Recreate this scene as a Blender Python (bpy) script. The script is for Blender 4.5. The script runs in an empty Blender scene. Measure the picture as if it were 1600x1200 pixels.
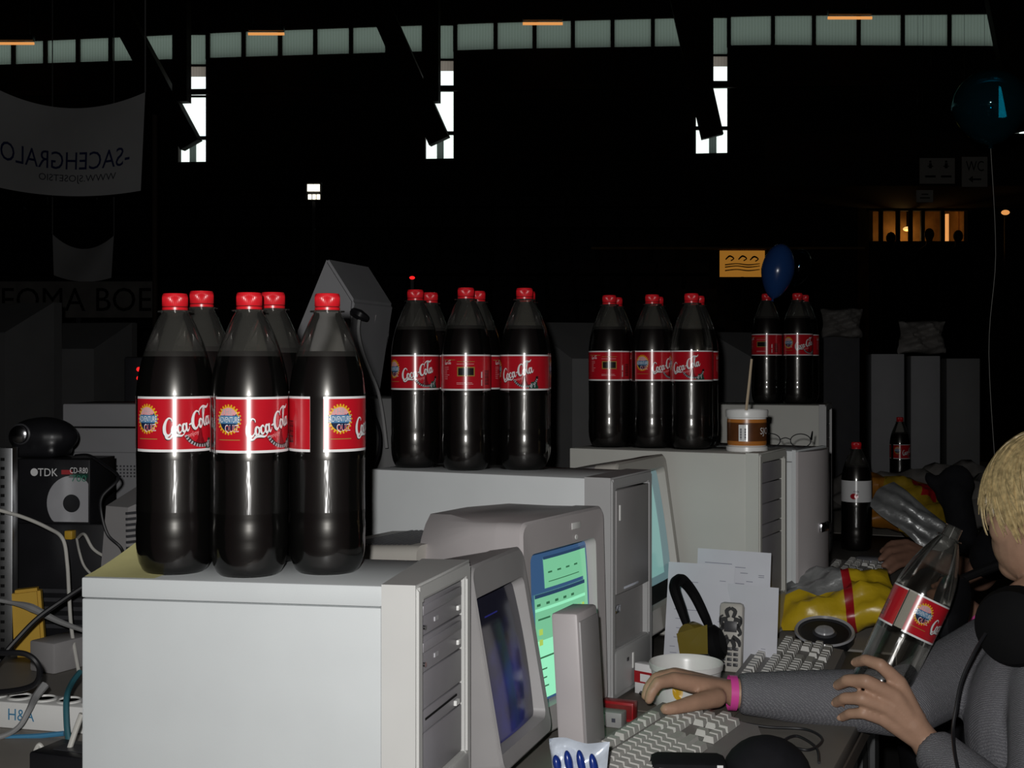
import bpy, bmesh, math, random
from mathutils import Vector, Matrix, Euler
random.seed(7)
R = math.radians
S = bpy.context.scene
COL = S.collection

# ------------------------------------------------------------------ camera, light, exposure
F = 2000.0          # focal length in pixels of the 1600 x 1200 frame
Y0 = 570.0          # row of the horizon
EYE = 1.308         # eye height over the hall floor
DESK = 0.74
def P(px, py, d):   # pixel and distance along the view axis -> world point
    return Vector(((px-800)/F*d, d, EYE-(py-Y0)/F*d))
cam_d = bpy.data.cameras.new('camera'); cam = bpy.data.objects.new('camera', cam_d); COL.objects.link(cam)
cam_d.sensor_width = 36; cam_d.lens = 36*F/1600; cam_d.shift_y = -(600-Y0)/1600
cam_d.clip_start = .05; cam_d.clip_end = 200
cam.location = (0, 0, EYE); cam.rotation_euler = (R(90), 0, 0)
S.camera = cam
S.view_settings.view_transform = 'Standard'; S.view_settings.look = 'None'
S.view_settings.exposure = 0; S.view_settings.gamma = 1; S.view_settings.use_curve_mapping = False
w = bpy.data.worlds.new('overcast_sky'); S.world = w; w.use_nodes = True
w.node_tree.nodes['Background'].inputs[0].default_value = (.93, 1, .97, 1)
w.node_tree.nodes['Background'].inputs[1].default_value = 1.25
fl = bpy.data.lights.new('camera_flash', 'POINT'); flo = bpy.data.objects.new('camera_flash', fl); COL.objects.link(flo)
flo.location = (-.035, -.01, EYE+.05); fl.energy = 96; fl.shadow_soft_size = .012; fl.color = (1, .985, .97)

# ------------------------------------------------------------------ materials
def lin(r, g, b):
    f = lambda v: (v/255/12.92) if v/255 <= .04045 else ((v/255+.055)/1.055)**2.4
    return (f(r), f(g), f(b), 1)
M = {}
def mat(name, col, rough=.5, spec=.5, metal=0, var=0, scale=20, bump=0, bscale=200, emit=None, es=1, coat=0):
    if len(col) == 3: col = (*col, 1)
    m = bpy.data.materials.new(name); m.use_nodes = True; nt = m.node_tree; b = nt.nodes['Principled BSDF']
    b.inputs['Base Color'].default_value = col; b.inputs['Roughness'].default_value = rough
    b.inputs['Specular IOR Level'].default_value = spec; b.inputs['Metallic'].default_value = metal
    b.inputs['Coat Weight'].default_value = coat; b.inputs['Coat Roughness'].default_value = .08
    tc = nt.nodes.new('ShaderNodeTexCoord')
    if var:
        n = nt.nodes.new('ShaderNodeTexNoise'); n.inputs['Scale'].default_value = scale; n.inputs['Detail'].default_value = 3
        nt.links.new(tc.outputs['Object'], n.inputs['Vector'])
        r = nt.nodes.new('ShaderNodeValToRGB')
        r.color_ramp.elements[0].color = tuple(c*(1-var) for c in col[:3])+(1,)
        r.color_ramp.elements[1].color = tuple(min(1, c*(1+var)) for c in col[:3])+(1,)
        r.color_ramp.elements[0].position = .3; r.color_ramp.elements[1].position = .7
        nt.links.new(n.outputs['Fac'], r.inputs[0]); nt.links.new(r.outputs[0], b.inputs['Base Color'])
    if bump:
        n2 = nt.nodes.new('ShaderNodeTexNoise'); n2.inputs['Scale'].default_value = bscale
        nt.links.new(tc.outputs['Object'], n2.inputs['Vector'])
        bp = nt.nodes.new('ShaderNodeBump'); bp.inputs['Strength'].default_value = bump; bp.inputs['Distance'].default_value = .002
        nt.links.new(n2.outputs['Fac'], bp.inputs['Height']); nt.links.new(bp.outputs[0], b.inputs['Normal'])
    if emit:
        b.inputs['Emission Color'].default_value = emit if len(emit) == 4 else (*emit, 1); b.inputs['Emission Strength'].default_value = es
    M[name] = m
    return m
mat('case_near', (.50, .525, .53), .55, .3, var=.03, scale=9, bump=.04, bscale=700)
mat('case_near_front', (.50, .50, .485), .55, .3, var=.03, scale=9)
mat('case_white', (.64, .665, .67), .55, .3, var=.03, scale=9, bump=.04, bscale=700)
mat('case_beige', (.54, .54, .50), .55, .3, var=.03, scale=9, bump=.04, bscale=700)
mat('case_grey', (.40, .40, .40), .5, .35, var=.03, scale=9, bump=.04, bscale=700)
mat('case_dim', (.13, .13, .13), .6, .3, var=.05, scale=9)  # far cases: flash falloff put into a darker grey
mat('case_shade', (.24, .24, .25), .6, .3, var=.05, scale=9)  # milder darkening, dimness of left and far cases put into the colour
mat('plastic_grey', (.30, .29, .29), .45, .4, var=.04, scale=12)
mat('plastic_beige', (.46, .44, .40), .45, .4, var=.03, scale=12)
mat('plastic_pinkgrey', (.46, .43, .43), .45, .4, var=.03, scale=12)
mat('plastic_dark', (.045, .045, .05), .4, .4, var=.1, scale=15)
mat('plastic_black', (.012, .012, .014), .38, .4, var=.15, scale=15)
mat('rubber_black', (.004, .004, .0045), .75, .12, var=.15, scale=15)
mat('drive_grey', (.26, .25, .27), .4, .4, var=.03)
mat('gap_black', (.004, .004, .004), .8, .2)
mat('chrome', (.75, .75, .78), .18, .5, 1)
mat('steel', (.45, .46, .47), .35, .5, 1, var=.08, scale=30)
mat('white_plastic', (.72, .72, .70), .35, .5, var=.02)
mat('cable_white', (.55, .54, .5), .5, .4, var=.05)
mat('cable_grey', (.25, .25, .25), .5, .4, var=.05)
mat('cable_black', (.012, .012, .014), .45, .4)
mat('cable_teal', (.03, .12, .15), .45, .4)
mat('cable_blue', (.05, .2, .35), .45, .4)
mat('cap_red', (.62, .012, .02), .32, .5, var=.05, scale=60)
mat('cola', (.0035, .0018, .0022), .30, .5)
mat('label_red', (.50, .008, .018), .17, .5, var=.03, scale=40)
mat('label_white', (.8, .8, .8), .2, .5)
mat('label_yellow', (.72, .42, .02), .25, .5)
mat('label_gold', (.35, .22, .05), .25, .5)
mat('label_blue', (.07, .2, .36), .25, .5)
mat('label_navy', (.01, .02, .06), .25, .5)
mat('label_dark', (.012, .01, .01), .25, .5)
mat('label_pink', (.75, .35, .36), .25, .5)
mat('label_silver', (.4, .4, .42), .3, .5)
mat('label_green', (.012, .06, .04), .25, .5)
mat('label_deepred', (.2, .004, .01), .2, .5)
mat('paper_yellow', (.62, .58, .27), .8, .2, var=.04, scale=30)
mat('paper_white', (.62, .63, .68), .75, .2, var=.03, scale=15)
mat('ink_grey', (.25, .26, .32), .8, .2)
mat('ink_dark', (.06, .06, .08), .8, .2)
mat('ink_blue', (.02, .03, .12), .8, .2)
mat('desk_top', (.20, .185, .165), .55, .3, var=.08, scale=6)
mat('desk_edge', (.12, .1, .085), .6, .3, var=.1)
mat('key_cap', (.52, .51, .48), .45, .4, var=.03, scale=40)
mat('keyboard_body', (.25, .235, .225), .5, .35, var=.04)
mat('skin', (.42, .25, .17), .5, .4, var=.08, scale=45, bump=.12, bscale=260)
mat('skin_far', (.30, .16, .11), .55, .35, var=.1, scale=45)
mat('lips', (.35, .1, .09), .45, .4)
mat('eye_white', (.7, .7, .7), .2, .5)
mat('hair_blond', (.46, .35, .17), .4, .5, var=.4, scale=110)
mat('hair_shade', (.13, .09, .04), .6, .3, var=.4, scale=90)  # shade between the locks, put into a darker hair colour
mat('hair_dark', (.012, .009, .007), .45, .4, var=.3, scale=60)
mat('denim', (.02, .025, .045), .8, .2, var=.2, scale=60)
mat('cloth_black', (.008, .008, .01), .85, .2, var=.2, scale=40)
mat('wrist_pink', (.75, .08, .38), .35, .5)
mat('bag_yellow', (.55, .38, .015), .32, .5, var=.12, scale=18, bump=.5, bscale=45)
mat('bag_yellow_dim', (.26, .17, .012), .4, .4, var=.2, scale=18, bump=.5, bscale=45)  # far bags: flash falloff put into darker yellow and orange
mat('bag_orange_dim', (.28, .11, .012), .4, .4, var=.2, scale=18)
mat('bag_red', (.33, .01, .015), .32, .5, var=.1, scale=18)
mat('bag_silver', (.42, .43, .43), .3, .5, .6, var=.2, scale=25, bump=.6, bscale=60)
mat('bag_orange', (.6, .22, .015), .35, .5, var=.15, scale=20)
mat('foil_white', (.6, .66, .75), .22, .5, .2, var=.1, scale=40, bump=.4, bscale=60)
mat('foil_blue', (.01, .03, .2), .25, .5)
mat('tub_white', (.78, .78, .76), .3, .5)
mat('tub_brown', (.10, .035, .012), .3, .5, var=.15, scale=50)
mat('tub_orange', (.45, .16, .03), .3, .5)
mat('wood_stick', (.5, .4, .28), .7, .2)
mat('yellow_plastic', (.55, .33, .03), .45, .4, var=.05)
mat('amber', (.16, .12, .02), .25, .5)
mat('led_red', (.3, 0, 0), .3, .5, emit=(1, .02, .02), es=1.1)
mat('led_green', (0, .3, .1), .3, .5, emit=(.02, .5, .16), es=.7)
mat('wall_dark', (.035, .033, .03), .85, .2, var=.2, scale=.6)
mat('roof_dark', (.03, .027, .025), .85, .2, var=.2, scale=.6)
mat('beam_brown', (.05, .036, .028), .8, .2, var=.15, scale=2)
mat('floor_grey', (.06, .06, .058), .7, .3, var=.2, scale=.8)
mat('seat_dark', (.02, .02, .028), .6, .3, var=.2)
mat('banner_cloth', (.55, .55, .55), .85, .1, var=.05, scale=3)
mat('sign_plate', (.6, .57, .52), .6, .3, var=.05)
mat('lamp_orange', (.5, .3, .1), .4, .4, emit=(1, .42, .12), es=.75)
mat('lamp_amber', (.5, .3, .1), .4, .4, emit=(1, .62, .2), es=1.0)
mat('lamp_white', (.8, .8, .7), .4, .4, emit=(1, .93, .72), es=2.2)
mat('room_amber', (.35, .2, .07), .7, .2, var=.3, scale=3)
mat('tarp', (.16, .15, .14), .6, .3, var=.2, scale=6)
# thin clear PET: mostly straight-through, with a real Fresnel gloss
def thin_clear(name, tint, rough=.03, ior=1.5, gcol=(1, 1, 1), aniso=0, haze=0, hcol=(.8, .79, .72)):
    m = bpy.data.materials.new(name); m.use_nodes = True; nt = m.node_tree; nt.nodes.clear()
    o = nt.nodes.new('ShaderNodeOutputMaterial'); mix = nt.nodes.new('ShaderNodeMixShader')
    t = nt.nodes.new('ShaderNodeBsdfTransparent'); t.inputs[0].default_value = (*tint, 1); ts = t.outputs[0]
    if haze:                                   # scuffs scatter a little light; headspace haze stands in for flash
        df = nt.nodes.new('ShaderNodeBsdfDiffuse'); df.inputs[0].default_value = (*hcol, 1); mh = nt.nodes.new('ShaderNodeMixShader'); mh.inputs[0].default_value = haze
        nt.links.new(ts, mh.inputs[1]); nt.links.new(df.outputs[0], mh.inputs[2]); ts = mh.outputs[0]
    g = nt.nodes.new('ShaderNodeBsdfAnisotropic'); g.inputs[0].default_value = (*gcol, 1); g.inputs['Roughness'].default_value = rough
    if aniso:
        tg = nt.nodes.new('ShaderNodeTangent'); tg.direction_type = 'RADIAL'; tg.axis = 'Z'; nt.links.new(tg.outputs[0], g.inputs['Tangent'])
        g.inputs['Anisotropy'].default_value = aniso; g.inputs['Rotation'].default_value = 0
    f = nt.nodes.new('ShaderNodeFresnel'); f.inputs[0].default_value = ior
    if aniso:                                  # uneven moulded wall breaks the streak up
        tc = nt.nodes.new('ShaderNodeTexCoord'); mp = nt.nodes.new('ShaderNodeMapping'); mp.inputs['Scale'].default_value = (130, 130, 26); nz = nt.nodes.new('ShaderNodeTexNoise'); nz.inputs['Scale'].default_value = 1; nz.inputs['Detail'].default_value = 2
        bp = nt.nodes.new('ShaderNodeBump'); bp.inputs['Strength'].default_value = .5; bp.inputs['Distance'].default_value = .0009
        nt.links.new(tc.outputs['Object'], mp.inputs[0]); nt.links.new(mp.outputs[0], nz.inputs[0]); nt.links.new(nz.outputs['Fac'], bp.inputs['Height']); nt.links.new(bp.outputs[0], g.inputs['Normal'])
    nt.links.new(f.outputs[0], mix.inputs[0]); nt.links.new(ts, mix.inputs[1]); nt.links.new(g.outputs[0], mix.inputs[2])
    nt.links.new(mix.outputs[0], o.inputs[0]); M[name] = m
def streaky(name, an=.9):                      # moulded or wrapped skin: gloss drawn out along the height
    nt = M[name].node_tree; b = nt.nodes['Principled BSDF']; tg = nt.nodes.new('ShaderNodeTangent'); tg.direction_type = 'RADIAL'; tg.axis = 'Z'
    nt.links.new(tg.outputs[0], b.inputs['Tangent']); b.inputs['Anisotropic'].default_value = an; b.inputs['Anisotropic Rotation'].default_value = .25
for k_ in ('label_red', 'label_white', 'label_yellow', 'label_gold', 'label_blue', 'label_navy', 'label_dark', 'label_pink', 'label_silver', 'label_green', 'label_deepred'):
    M[k_].node_tree.nodes['Principled BSDF'].inputs['Roughness'].default_value = .35; M[k_].node_tree.nodes['Principled BSDF'].inputs['IOR'].default_value = 1.75; M[k_].node_tree.nodes['Principled BSDF'].inputs['Specular IOR Level'].default_value = 1.0; streaky(k_, .93)
thin_clear('pet_clear', (.90, .89, .86), .10, 1.6, (1, 1, 1), 0, .003)
thin_clear('pet_headspace', (.90, .89, .86), .07, 1.55, (1, 1, 1), 0, .022)  # extra haze paints the flash seen back through the neck
thin_clear('pet_wall', (.90, .89, .86), .31, 1.65, (1, 1, 1), .66, .003)
thin_clear('glass_pane', (.95, 1, .98), .02)
thin_clear('balloon_teal', (.03, .30, .38), .06, 1.7, (.4, .95, 1), 0, .12, (.02, .22, .3))
thin_clear('balloon_blue_clear', (.1, .3, .4), .08, 1.5)
mat('balloon_blue', (.012, .045, .16), .22, .5)
def frosted(name, col):
    m = bpy.data.materials.new(name); m.use_nodes = True; nt = m.node_tree; nt.nodes.clear()
    o = nt.nodes.new('ShaderNodeOutputMaterial'); t = nt.nodes.new('ShaderNodeBsdfTranslucent'); t.inputs[0].default_value = (*col, 1)
    tc = nt.nodes.new('ShaderNodeTexCoord'); wv = nt.nodes.new('ShaderNodeTexWave'); wv.inputs['Scale'].default_value = 4.5; wv.inputs['Distortion'].default_value = .6
    rp = nt.nodes.new('ShaderNodeValToRGB'); rp.color_ramp.elements[0].color = tuple(c*.86 for c in col)+(1,); rp.color_ramp.elements[1].color = (*col, 1)
    nt.links.new(tc.outputs['Object'], wv.inputs['Vector']); nt.links.new(wv.outputs['Fac'], rp.inputs[0]); nt.links.new(rp.outputs[0], t.inputs[0])
    nt.links.new(t.outputs[0], o.inputs[0]); M[name] = m
frosted('pane_frosted', (.145, .178, .155))
frosted('pane_pink', (.24, .20, .175))
frosted('pane_dim', (.07, .085, .078))
def screen(name, col, es=1):
    mat(name, (.01, .01, .01), .12, .5, emit=col, es=es)
# knitted grey sweater: ribbed bump and streaked grey
def knit():
    m = mat('sweater', (.17, .17, .19), .9, .15); nt = m.node_tree; b = nt.nodes['Principled BSDF']
    tc = nt.nodes.new('ShaderNodeTexCoord'); wv = nt.nodes.new('ShaderNodeTexWave'); wv.bands_direction = 'DIAGONAL'
    wv.inputs['Scale'].default_value = 120; wv.inputs['Distortion'].default_value = 5; wv.inputs['Detail'].default_value = 4; wv.inputs['Detail Scale'].default_value = 3
    rp = nt.nodes.new('ShaderNodeValToRGB'); rp.color_ramp.elements[0].color = (.14, .14, .155, 1); rp.color_ramp.elements[1].color = (.205, .205, .22, 1)
    bp = nt.nodes.new('ShaderNodeBump'); bp.inputs['Strength'].default_value = .6; bp.inputs['Distance'].default_value = .002
    nt.links.new(tc.outputs['Object'], wv.inputs['Vector']); nt.links.new(wv.outputs['Fac'], rp.inputs[0]); nt.links.new(rp.outputs[0], b.inputs['Base Color'])
    nt.links.new(wv.outputs['Fac'], bp.inputs['Height']); nt.links.new(bp.outputs[0], b.inputs['Normal'])
knit()

# ------------------------------------------------------------------ mesh helpers
class B:
    def __init__(s): s.bm = bmesh.new(); s.mats = []; s.cur = 0
    def m(s, name):
        if name not in s.mats: s.mats.append(name)
        s.cur = s.mats.index(name); return s
    def _f(s, vs):
        try:
            f = s.bm.faces.new(vs); f.material_index = s.cur; return f
        except ValueError: return None
    def box(s, c, sz, bev=0, rot=None, seg=2):
        r = bmesh.ops.create_cube(s.bm, size=1); vs = r['verts']
        mx = Matrix.Translation(Vector(c)) @ (rot.to_matrix().to_4x4() if rot is not None else Matrix()) @ Matrix.Diagonal((*sz, 1))
        bmesh.ops.transform(s.bm, matrix=mx, verts=vs)
        fs = {f for v in vs for f in v.link_faces}
        for f in fs: f.material_index = s.cur
        if bev:
            es = list({e for v in vs for e in v.link_edges})
            r = bmesh.ops.bevel(s.bm, geom=es, offset=bev, segments=seg, affect='EDGES', profile=.5)
            for f in r['faces']: f.material_index = s.cur
        return s
    def bx(s, x0, x1, y0, y1, z0, z1, bev=0): return s.box(((x0+x1)/2, (y0+y1)/2, (z0+z1)/2), (abs(x1-x0), abs(y1-y0), abs(z1-z0)), bev)
    def prism(s, bot, top):
        a = [s.bm.verts.new(p) for p in bot]; b = [s.bm.verts.new(p) for p in top]; n = len(a)
        s._f(a[::-1]); s._f(b)
        for i in range(n): s._f([a[i], a[(i+1) % n], b[(i+1) % n], b[i]])
        return s
    def poly(s, pts): s._f([s.bm.verts.new(p) for p in pts]); return s
    def lathe(s, prof, seg=32, mx=None, cap0=True, cap1=True, ang=None):
        rings = []; full = ang is None; n = seg if full else seg+1
        for r, z in prof:
            ring = []
            for i in range(n):
                a = (2*math.pi*i/seg) if full else ang[0]+(ang[1]-ang[0])*i/seg
                v = Vector((r*math.cos(a), r*math.sin(a), z)); ring.append(s.bm.verts.new(mx @ v if mx is not None else v))
            rings.append(ring)
        for k in range(len(rings)-1):
            for i in range(seg):
                j = (i+1) % n
                s._f([rings[k][i], rings[k][j], rings[k+1][j], rings[k+1][i]])
        if full and cap0: s._f(rings[0][::-1])
        if full and cap1: s._f(rings[-1])
        return s
    def loft(s, rings, cap=True):
        vr = [[s.bm.verts.new(p) for p in r] for r in rings]; n = len(vr[0])
        for k in range(len(vr)-1):
            for i in range(n): s._f([vr[k][i], vr[k][(i+1) % n], vr[k+1][(i+1) % n], vr[k+1][i]])
        if cap: s._f(vr[0][::-1]); s._f(vr[-1])
        return s
    def tube(s, pts, r, seg=8, smooth=True, n=None):
        pts = [Vector(p) for p in pts]
        if smooth and len(pts) > 2: pts, rr = crom(pts, r, n or 6)
        else: rr = r if isinstance(r, (list, tuple)) else [r]*len(pts)
        rings = []; up = Vector((0, 0, 1)); prev = None
        for i, p in enumerate(pts):
            t = (pts[min(i+1, len(pts)-1)]-pts[max(i-1, 0)]).normalized()
            if prev is None:
                a = t.cross(up if abs(t.z) < .9 else Vector((1, 0, 0))).normalized()
            else:
                a = (prev-t*prev.dot(t)).normalized()
            prev = a; b = t.cross(a)
            rings.append([p+(a*math.cos(2*math.pi*k/seg)+b*math.sin(2*math.pi*k/seg))*rr[i] for k in range(seg)])
        return s.loft(rings)
    def ell(s, c, r, rot=None, u=20, v=14):
        k = bmesh.ops.create_uvsphere(s.bm, u_segments=u, v_segments=v, radius=1)
        mx = Matrix.Translation(Vector(c)) @ (rot.to_matrix().to_4x4() if rot is not None else Matrix()) @ Matrix.Diagonal((*r, 1))
        bmesh.ops.transform(s.bm, matrix=mx, verts=k['verts'])
        for f in {f for v in k['verts'] for f in v.link_faces}: f.material_index = s.cur
        return s
    def cone(s, p0, r0, p1, r1, ends=True):     # tapered capsule
        p0 = Vector(p0); p1 = Vector(p1); d = (p1-p0); L = max(d.length, 1e-6); q = d.to_track_quat('Z', 'Y').to_matrix().to_4x4()
        mx = Matrix.Translation(p0) @ q; pr = []
        if ends: pr += [(r0*math.sin(a), -r0*math.cos(a)) for a in (R(8), R(35), R(62))]
        pr += [(r0, 0), (r1, L)]
        if ends: pr += [(r1*math.cos(a), L+r1*math.sin(a)) for a in (R(28), R(55), R(82))]
        return s.lathe(pr, 16, mx)
    def frame(s, y0, y1, z0, z1, iy0, iy1, iz0, iz1, x0, x1):   # rectangular ring, thickness along x
        o = [(y0, z0), (y1, z0), (y1, z1), (y0, z1)]; i = [(iy0, iz0), (iy1, iz0), (iy1, iz1), (iy0, iz1)]
        v = lambda p, x: s.bm.verts.new((x, p[0], p[1]))
        of = [v(p, x1) for p in o]; ob = [v(p, x0) for p in o]; nf = [v(p, x1) for p in i]; nb = [v(p, x0) for p in i]
        for k in range(4):
            j = (k+1) % 4
            s._f([of[k], of[j], nf[j], nf[k]]); s._f([ob[j], ob[k], nb[k], nb[j]])
            s._f([of[j], of[k], ob[k], ob[j]]); s._f([nf[k], nf[j], nb[j], nb[k]])
        return s
    def build(s, name, mt=None, parent=None, smooth=True, ang=35, norm=True):
        if norm: bmesh.ops.recalc_face_normals(s.bm, faces=s.bm.faces[:])
        me = bpy.data.meshes.new(name); s.bm.to_mesh(me); s.bm.free()
        for k in (s.mats or [mt]): me.materials.append(M[k])
        if smooth:
            for p in me.polygons: p.use_smooth = True
            me.set_sharp_from_angle(angle=R(ang))
        return link(name, me, parent)
def crom(pts, r, n):
    rr = r if isinstance(r, (list, tuple)) else [r]*len(pts); out = []; ro = []
    for i in range(len(pts)-1):
        p0, p1, p2, p3 = pts[max(i-1, 0)], pts[i], pts[i+1], pts[min(i+2, len(pts)-1)]
        for k in range(n):
            t = k/n
            out.append(.5*((2*p1)+(p2-p0)*t+(2*p0-5*p1+4*p2-p3)*t*t+(3*p1-p0-3*p2+p3)*t**3)); ro.append(rr[i]+(rr[i+1]-rr[i])*t)
    out.append(pts[-1]); ro.append(rr[-1]); return out, ro
def link(name, me, parent=None):
    o = bpy.data.objects.new(name, me); COL.objects.link(o)
    if parent is not None: o.parent = parent
    return o
def tag(o, label, cat, group=None):
    o['label'] = label; o['category'] = cat
    if group: o['group'] = group
    return o
def thing(name, label, cat, loc=(0, 0, 0), rz=0, group=None):
    o = bpy.data.objects.new(name, None); COL.objects.link(o); o.empty_display_size = .05
    o.location = loc; o.rotation_euler = (0, 0, rz); return tag(o, label, cat, group)
def struct(o, label=None):
    o['kind'] = 'structure'
    if label: o['label'] = label
    return o
def copy_tree(o, parent=None):
    c = o.copy(); COL.objects.link(c); c.parent = parent
    for ch in list(o.children): copy_tree(ch, c)
    return c
_tc = {}
def text2d(txt, size=1.0):          # filled text as 2-D triangles, left aligned on the baseline
    if txt not in _tc:
        cu = bpy.data.curves.new('lettering', 'FONT'); cu.body = txt; cu.size = 1; cu.resolution_u = 3
        o = bpy.data.objects.new('lettering', cu); COL.objects.link(o)
        dg = bpy.context.evaluated_depsgraph_get(); me = o.evaluated_get(dg).to_mesh()
        vs = [tuple(v.co[:2]) for v in me.vertices]; fs = [tuple(p.vertices) for p in me.polygons]
        o.evaluated_get(dg).to_mesh_clear(); bpy.data.objects.remove(o); bpy.data.curves.remove(cu); _tc[txt] = (vs, fs)
    vs, fs = _tc[txt]; return [(x*size, y*size) for x, y in vs], fs
def add_text(b, txt, fn, width=None, height=None, cx=None, x=0, y=0, mirror=False, shear=0):
    vs, fs = text2d(txt)
    xs = [v[0] for v in vs]; ys = [v[1] for v in vs]; w0 = max(xs)-min(xs); h0 = max(ys)-min(ys)
    sx = (width/w0) if width else (height/h0); sy = (height/h0) if height else sx
    ox = (cx-w0*sx/2) if cx is not None else x
    out = []
    for a, c in vs:
        u = (a-min(xs))*sx; v = (c-min(ys))*sy
        if mirror: u = w0*sx-u
        out.append(b.bm.verts.new(fn(ox+u+shear*v, y+v)))
    for f in fs: b._f([out[i] for i in f])
def ribbon2d(ctrl, n=7):            # variable-width pen stroke -> list of 2-D quads
    pts, rr = crom([Vector((x, y, 0)) for x, y, w_ in ctrl], [w_ for x, y, w_ in ctrl], n); L = []; Rr = []
    for i, p in enumerate(pts):
        t = pts[min(i+1, len(pts)-1)]-pts[max(i-1, 0)]; t.normalize(); nn = Vector((-t.y, t.x, 0))*rr[i]*.5
        L.append(p+nn); Rr.append(p-nn)
    return L, Rr
def add_ribbon(b, ctrl, fn, n=7):
    L, Rr = ribbon2d(ctrl, n); a = [b.bm.verts.new(fn(p.x, p.y)) for p in L]; c = [b.bm.verts.new(fn(p.x, p.y)) for p in Rr]
    for i in range(len(a)-1): b._f([a[i], c[i], c[i+1], a[i+1]])
def ground(b):                       # rest a shape on z = 0
    z = min(v.co.z for v in b.bm.verts); bmesh.ops.translate(b.bm, verts=b.bm.verts[:], vec=(0, 0, .0005-z)); return b
def organic(name, b, mt, parent=None, voxel=.004, it=6, fac=.5):    # melts overlapping solids into one skin
    me = bpy.data.meshes.new(name); b.bm.to_mesh(me); b.bm.free()
    o = link(name, me); m = o.modifiers.new('r', 'REMESH'); m.mode = 'VOXEL'; m.voxel_size = voxel; m.use_smooth_shade = True
    if it: m2 = o.modifiers.new('s', 'SMOOTH'); m2.iterations = it; m2.factor = fac
    dg = bpy.context.evaluated_depsgraph_get(); nm = bpy.data.meshes.new_from_object(o.evaluated_get(dg))
    bpy.data.objects.remove(o); bpy.data.meshes.remove(me); nm.name = name
    nm.materials.clear(); nm.materials.append(M[mt])
    for p in nm.polygons: p.use_smooth = True; p.material_index = 0
    o = link(name, nm, parent); return o

# ------------------------------------------------------------------ the hall
mW = -3/24.4
def wd(px): return (32+12.8*mW)/(1-mW*(px-800)/F)
def wp(px, py, off=0):               # a point on the far wall (off metres in front of it)
    return P(px, py, wd(px)-off)
def itp(tab, x):
    if x <= tab[0][0]: a, b = tab[0], tab[1]
    elif x >= tab[-1][0]: a, b = tab[-2], tab[-1]
    else:
        for a, b in zip(tab, tab[1:]):
            if a[0] <= x <= b[0]: break
    return a[1]+(b[1]-a[1])*(x-a[0])/(b[0]-a[0])
YT = lambda x: itp([(0, 65), (400, 47), (800, 33), (1200, 23), (1600, 20)], min(max(x, -300), 1900))
YB = lambda x: itp([(0, 102), (400, 89), (800, 77), (1200, 71), (1600, 73)], min(max(x, -300), 1900))
SLOT = [(-118, -72, 130, 268), (276, 324, 120, 258), (662, 711, 111, 251), (1085, 1139, 104, 243), (1558, 1612, 98, 226), (2060, 2118, 92, 218)]
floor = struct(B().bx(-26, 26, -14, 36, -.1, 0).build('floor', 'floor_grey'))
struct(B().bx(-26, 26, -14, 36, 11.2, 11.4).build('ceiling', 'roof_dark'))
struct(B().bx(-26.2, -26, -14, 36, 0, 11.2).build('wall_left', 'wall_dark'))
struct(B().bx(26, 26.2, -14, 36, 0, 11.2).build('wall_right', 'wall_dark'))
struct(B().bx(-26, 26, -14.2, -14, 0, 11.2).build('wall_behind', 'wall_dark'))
def wall_piece(b, x0, x1, ya0, ya1, yb0, yb1, th=.3, off=0):   # top edge ya, bottom edge yb
    f = [wp(x0, yb0, off), wp(x1, yb1, off), wp(x1, ya1, off), wp(x0, ya0, off)]
    nrm = Vector((-mW, 1, 0)).normalized()*th
    b.prism(f, [p+nrm for p in f])
def floor_y(px): return Y0+EYE*F/wd(px)
def ceil_y(px): return Y0-(11.2-EYE)*F/wd(px)
b = B()
X0, X1 = -1000, 2600
xs = [X0]+[v for s_ in SLOT for v in s_[:2]]+[X1]
for a, c in zip(xs, xs[1:]):
    nseg = max(1, int((c-a)/130))
    for k in range(nseg):
        p, q = a+(c-a)*k/nseg, a+(c-a)*(k+1)/nseg
        wall_piece(b, p, q, ceil_y(p), ceil_y(q), YT(p), YT(q))
        slot = [s_ for s_ in SLOT if s_[0] == a and s_[1] == c]
        if slot: wall_piece(b, p, q, slot[0][3], slot[0][3], floor_y(p), floor_y(q))
        else: wall_piece(b, p, q, YB(p), YB(q), floor_y(p), floor_y(q))
struct(b.build('wall_back', 'wall_dark', smooth=False))
BAY = [[-650, -590, -530, -470, -410, -350, -290, -235, -178, -118], [-72, -28, 20, 70, 121, 172, 224, 276], [324, 380, 437, 492, 548, 605, 662], [711, 774, 835, 895, 957, 1020, 1085],
       [1139, 1208, 1272, 1342, 1411, 1484, 1558], [1612, 1690, 1770, 1850, 1935, 2060], [2118, 2230, 2340, 2460, 2600]]
for n, bay in enumerate(BAY):
    b = B()
    for x in bay:                       # mullions
        wall_piece(b, x-3, x+3, YT(x)-1, YT(x)-1, YB(x)+1, YB(x)+1, .12, .02)
    for x0, x1 in zip(bay, bay[1:]):    # rails
        wall_piece(b, x0, x1, YT(x0)-2, YT(x1)-2, YT(x0)+1, YT(x1)+1, .12, .02); wall_piece(b, x0, x1, YB(x0)-1, YB(x1)-1, YB(x0)+2, YB(x1)+2, .12, .02)
    wn = struct(b.build('window_%d' % (n+1), 'beam_brown', smooth=False))
    for x0, x1 in zip(bay, bay[1:]):
        B().poly([wp(x0, YB(x0), -.05), wp(x1, YB(x1), -.05), wp(x1, YT(x1), -.05), wp(x0, YT(x0), -.05)]).build('pane', 'pane_frosted', wn, smooth=False)
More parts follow.
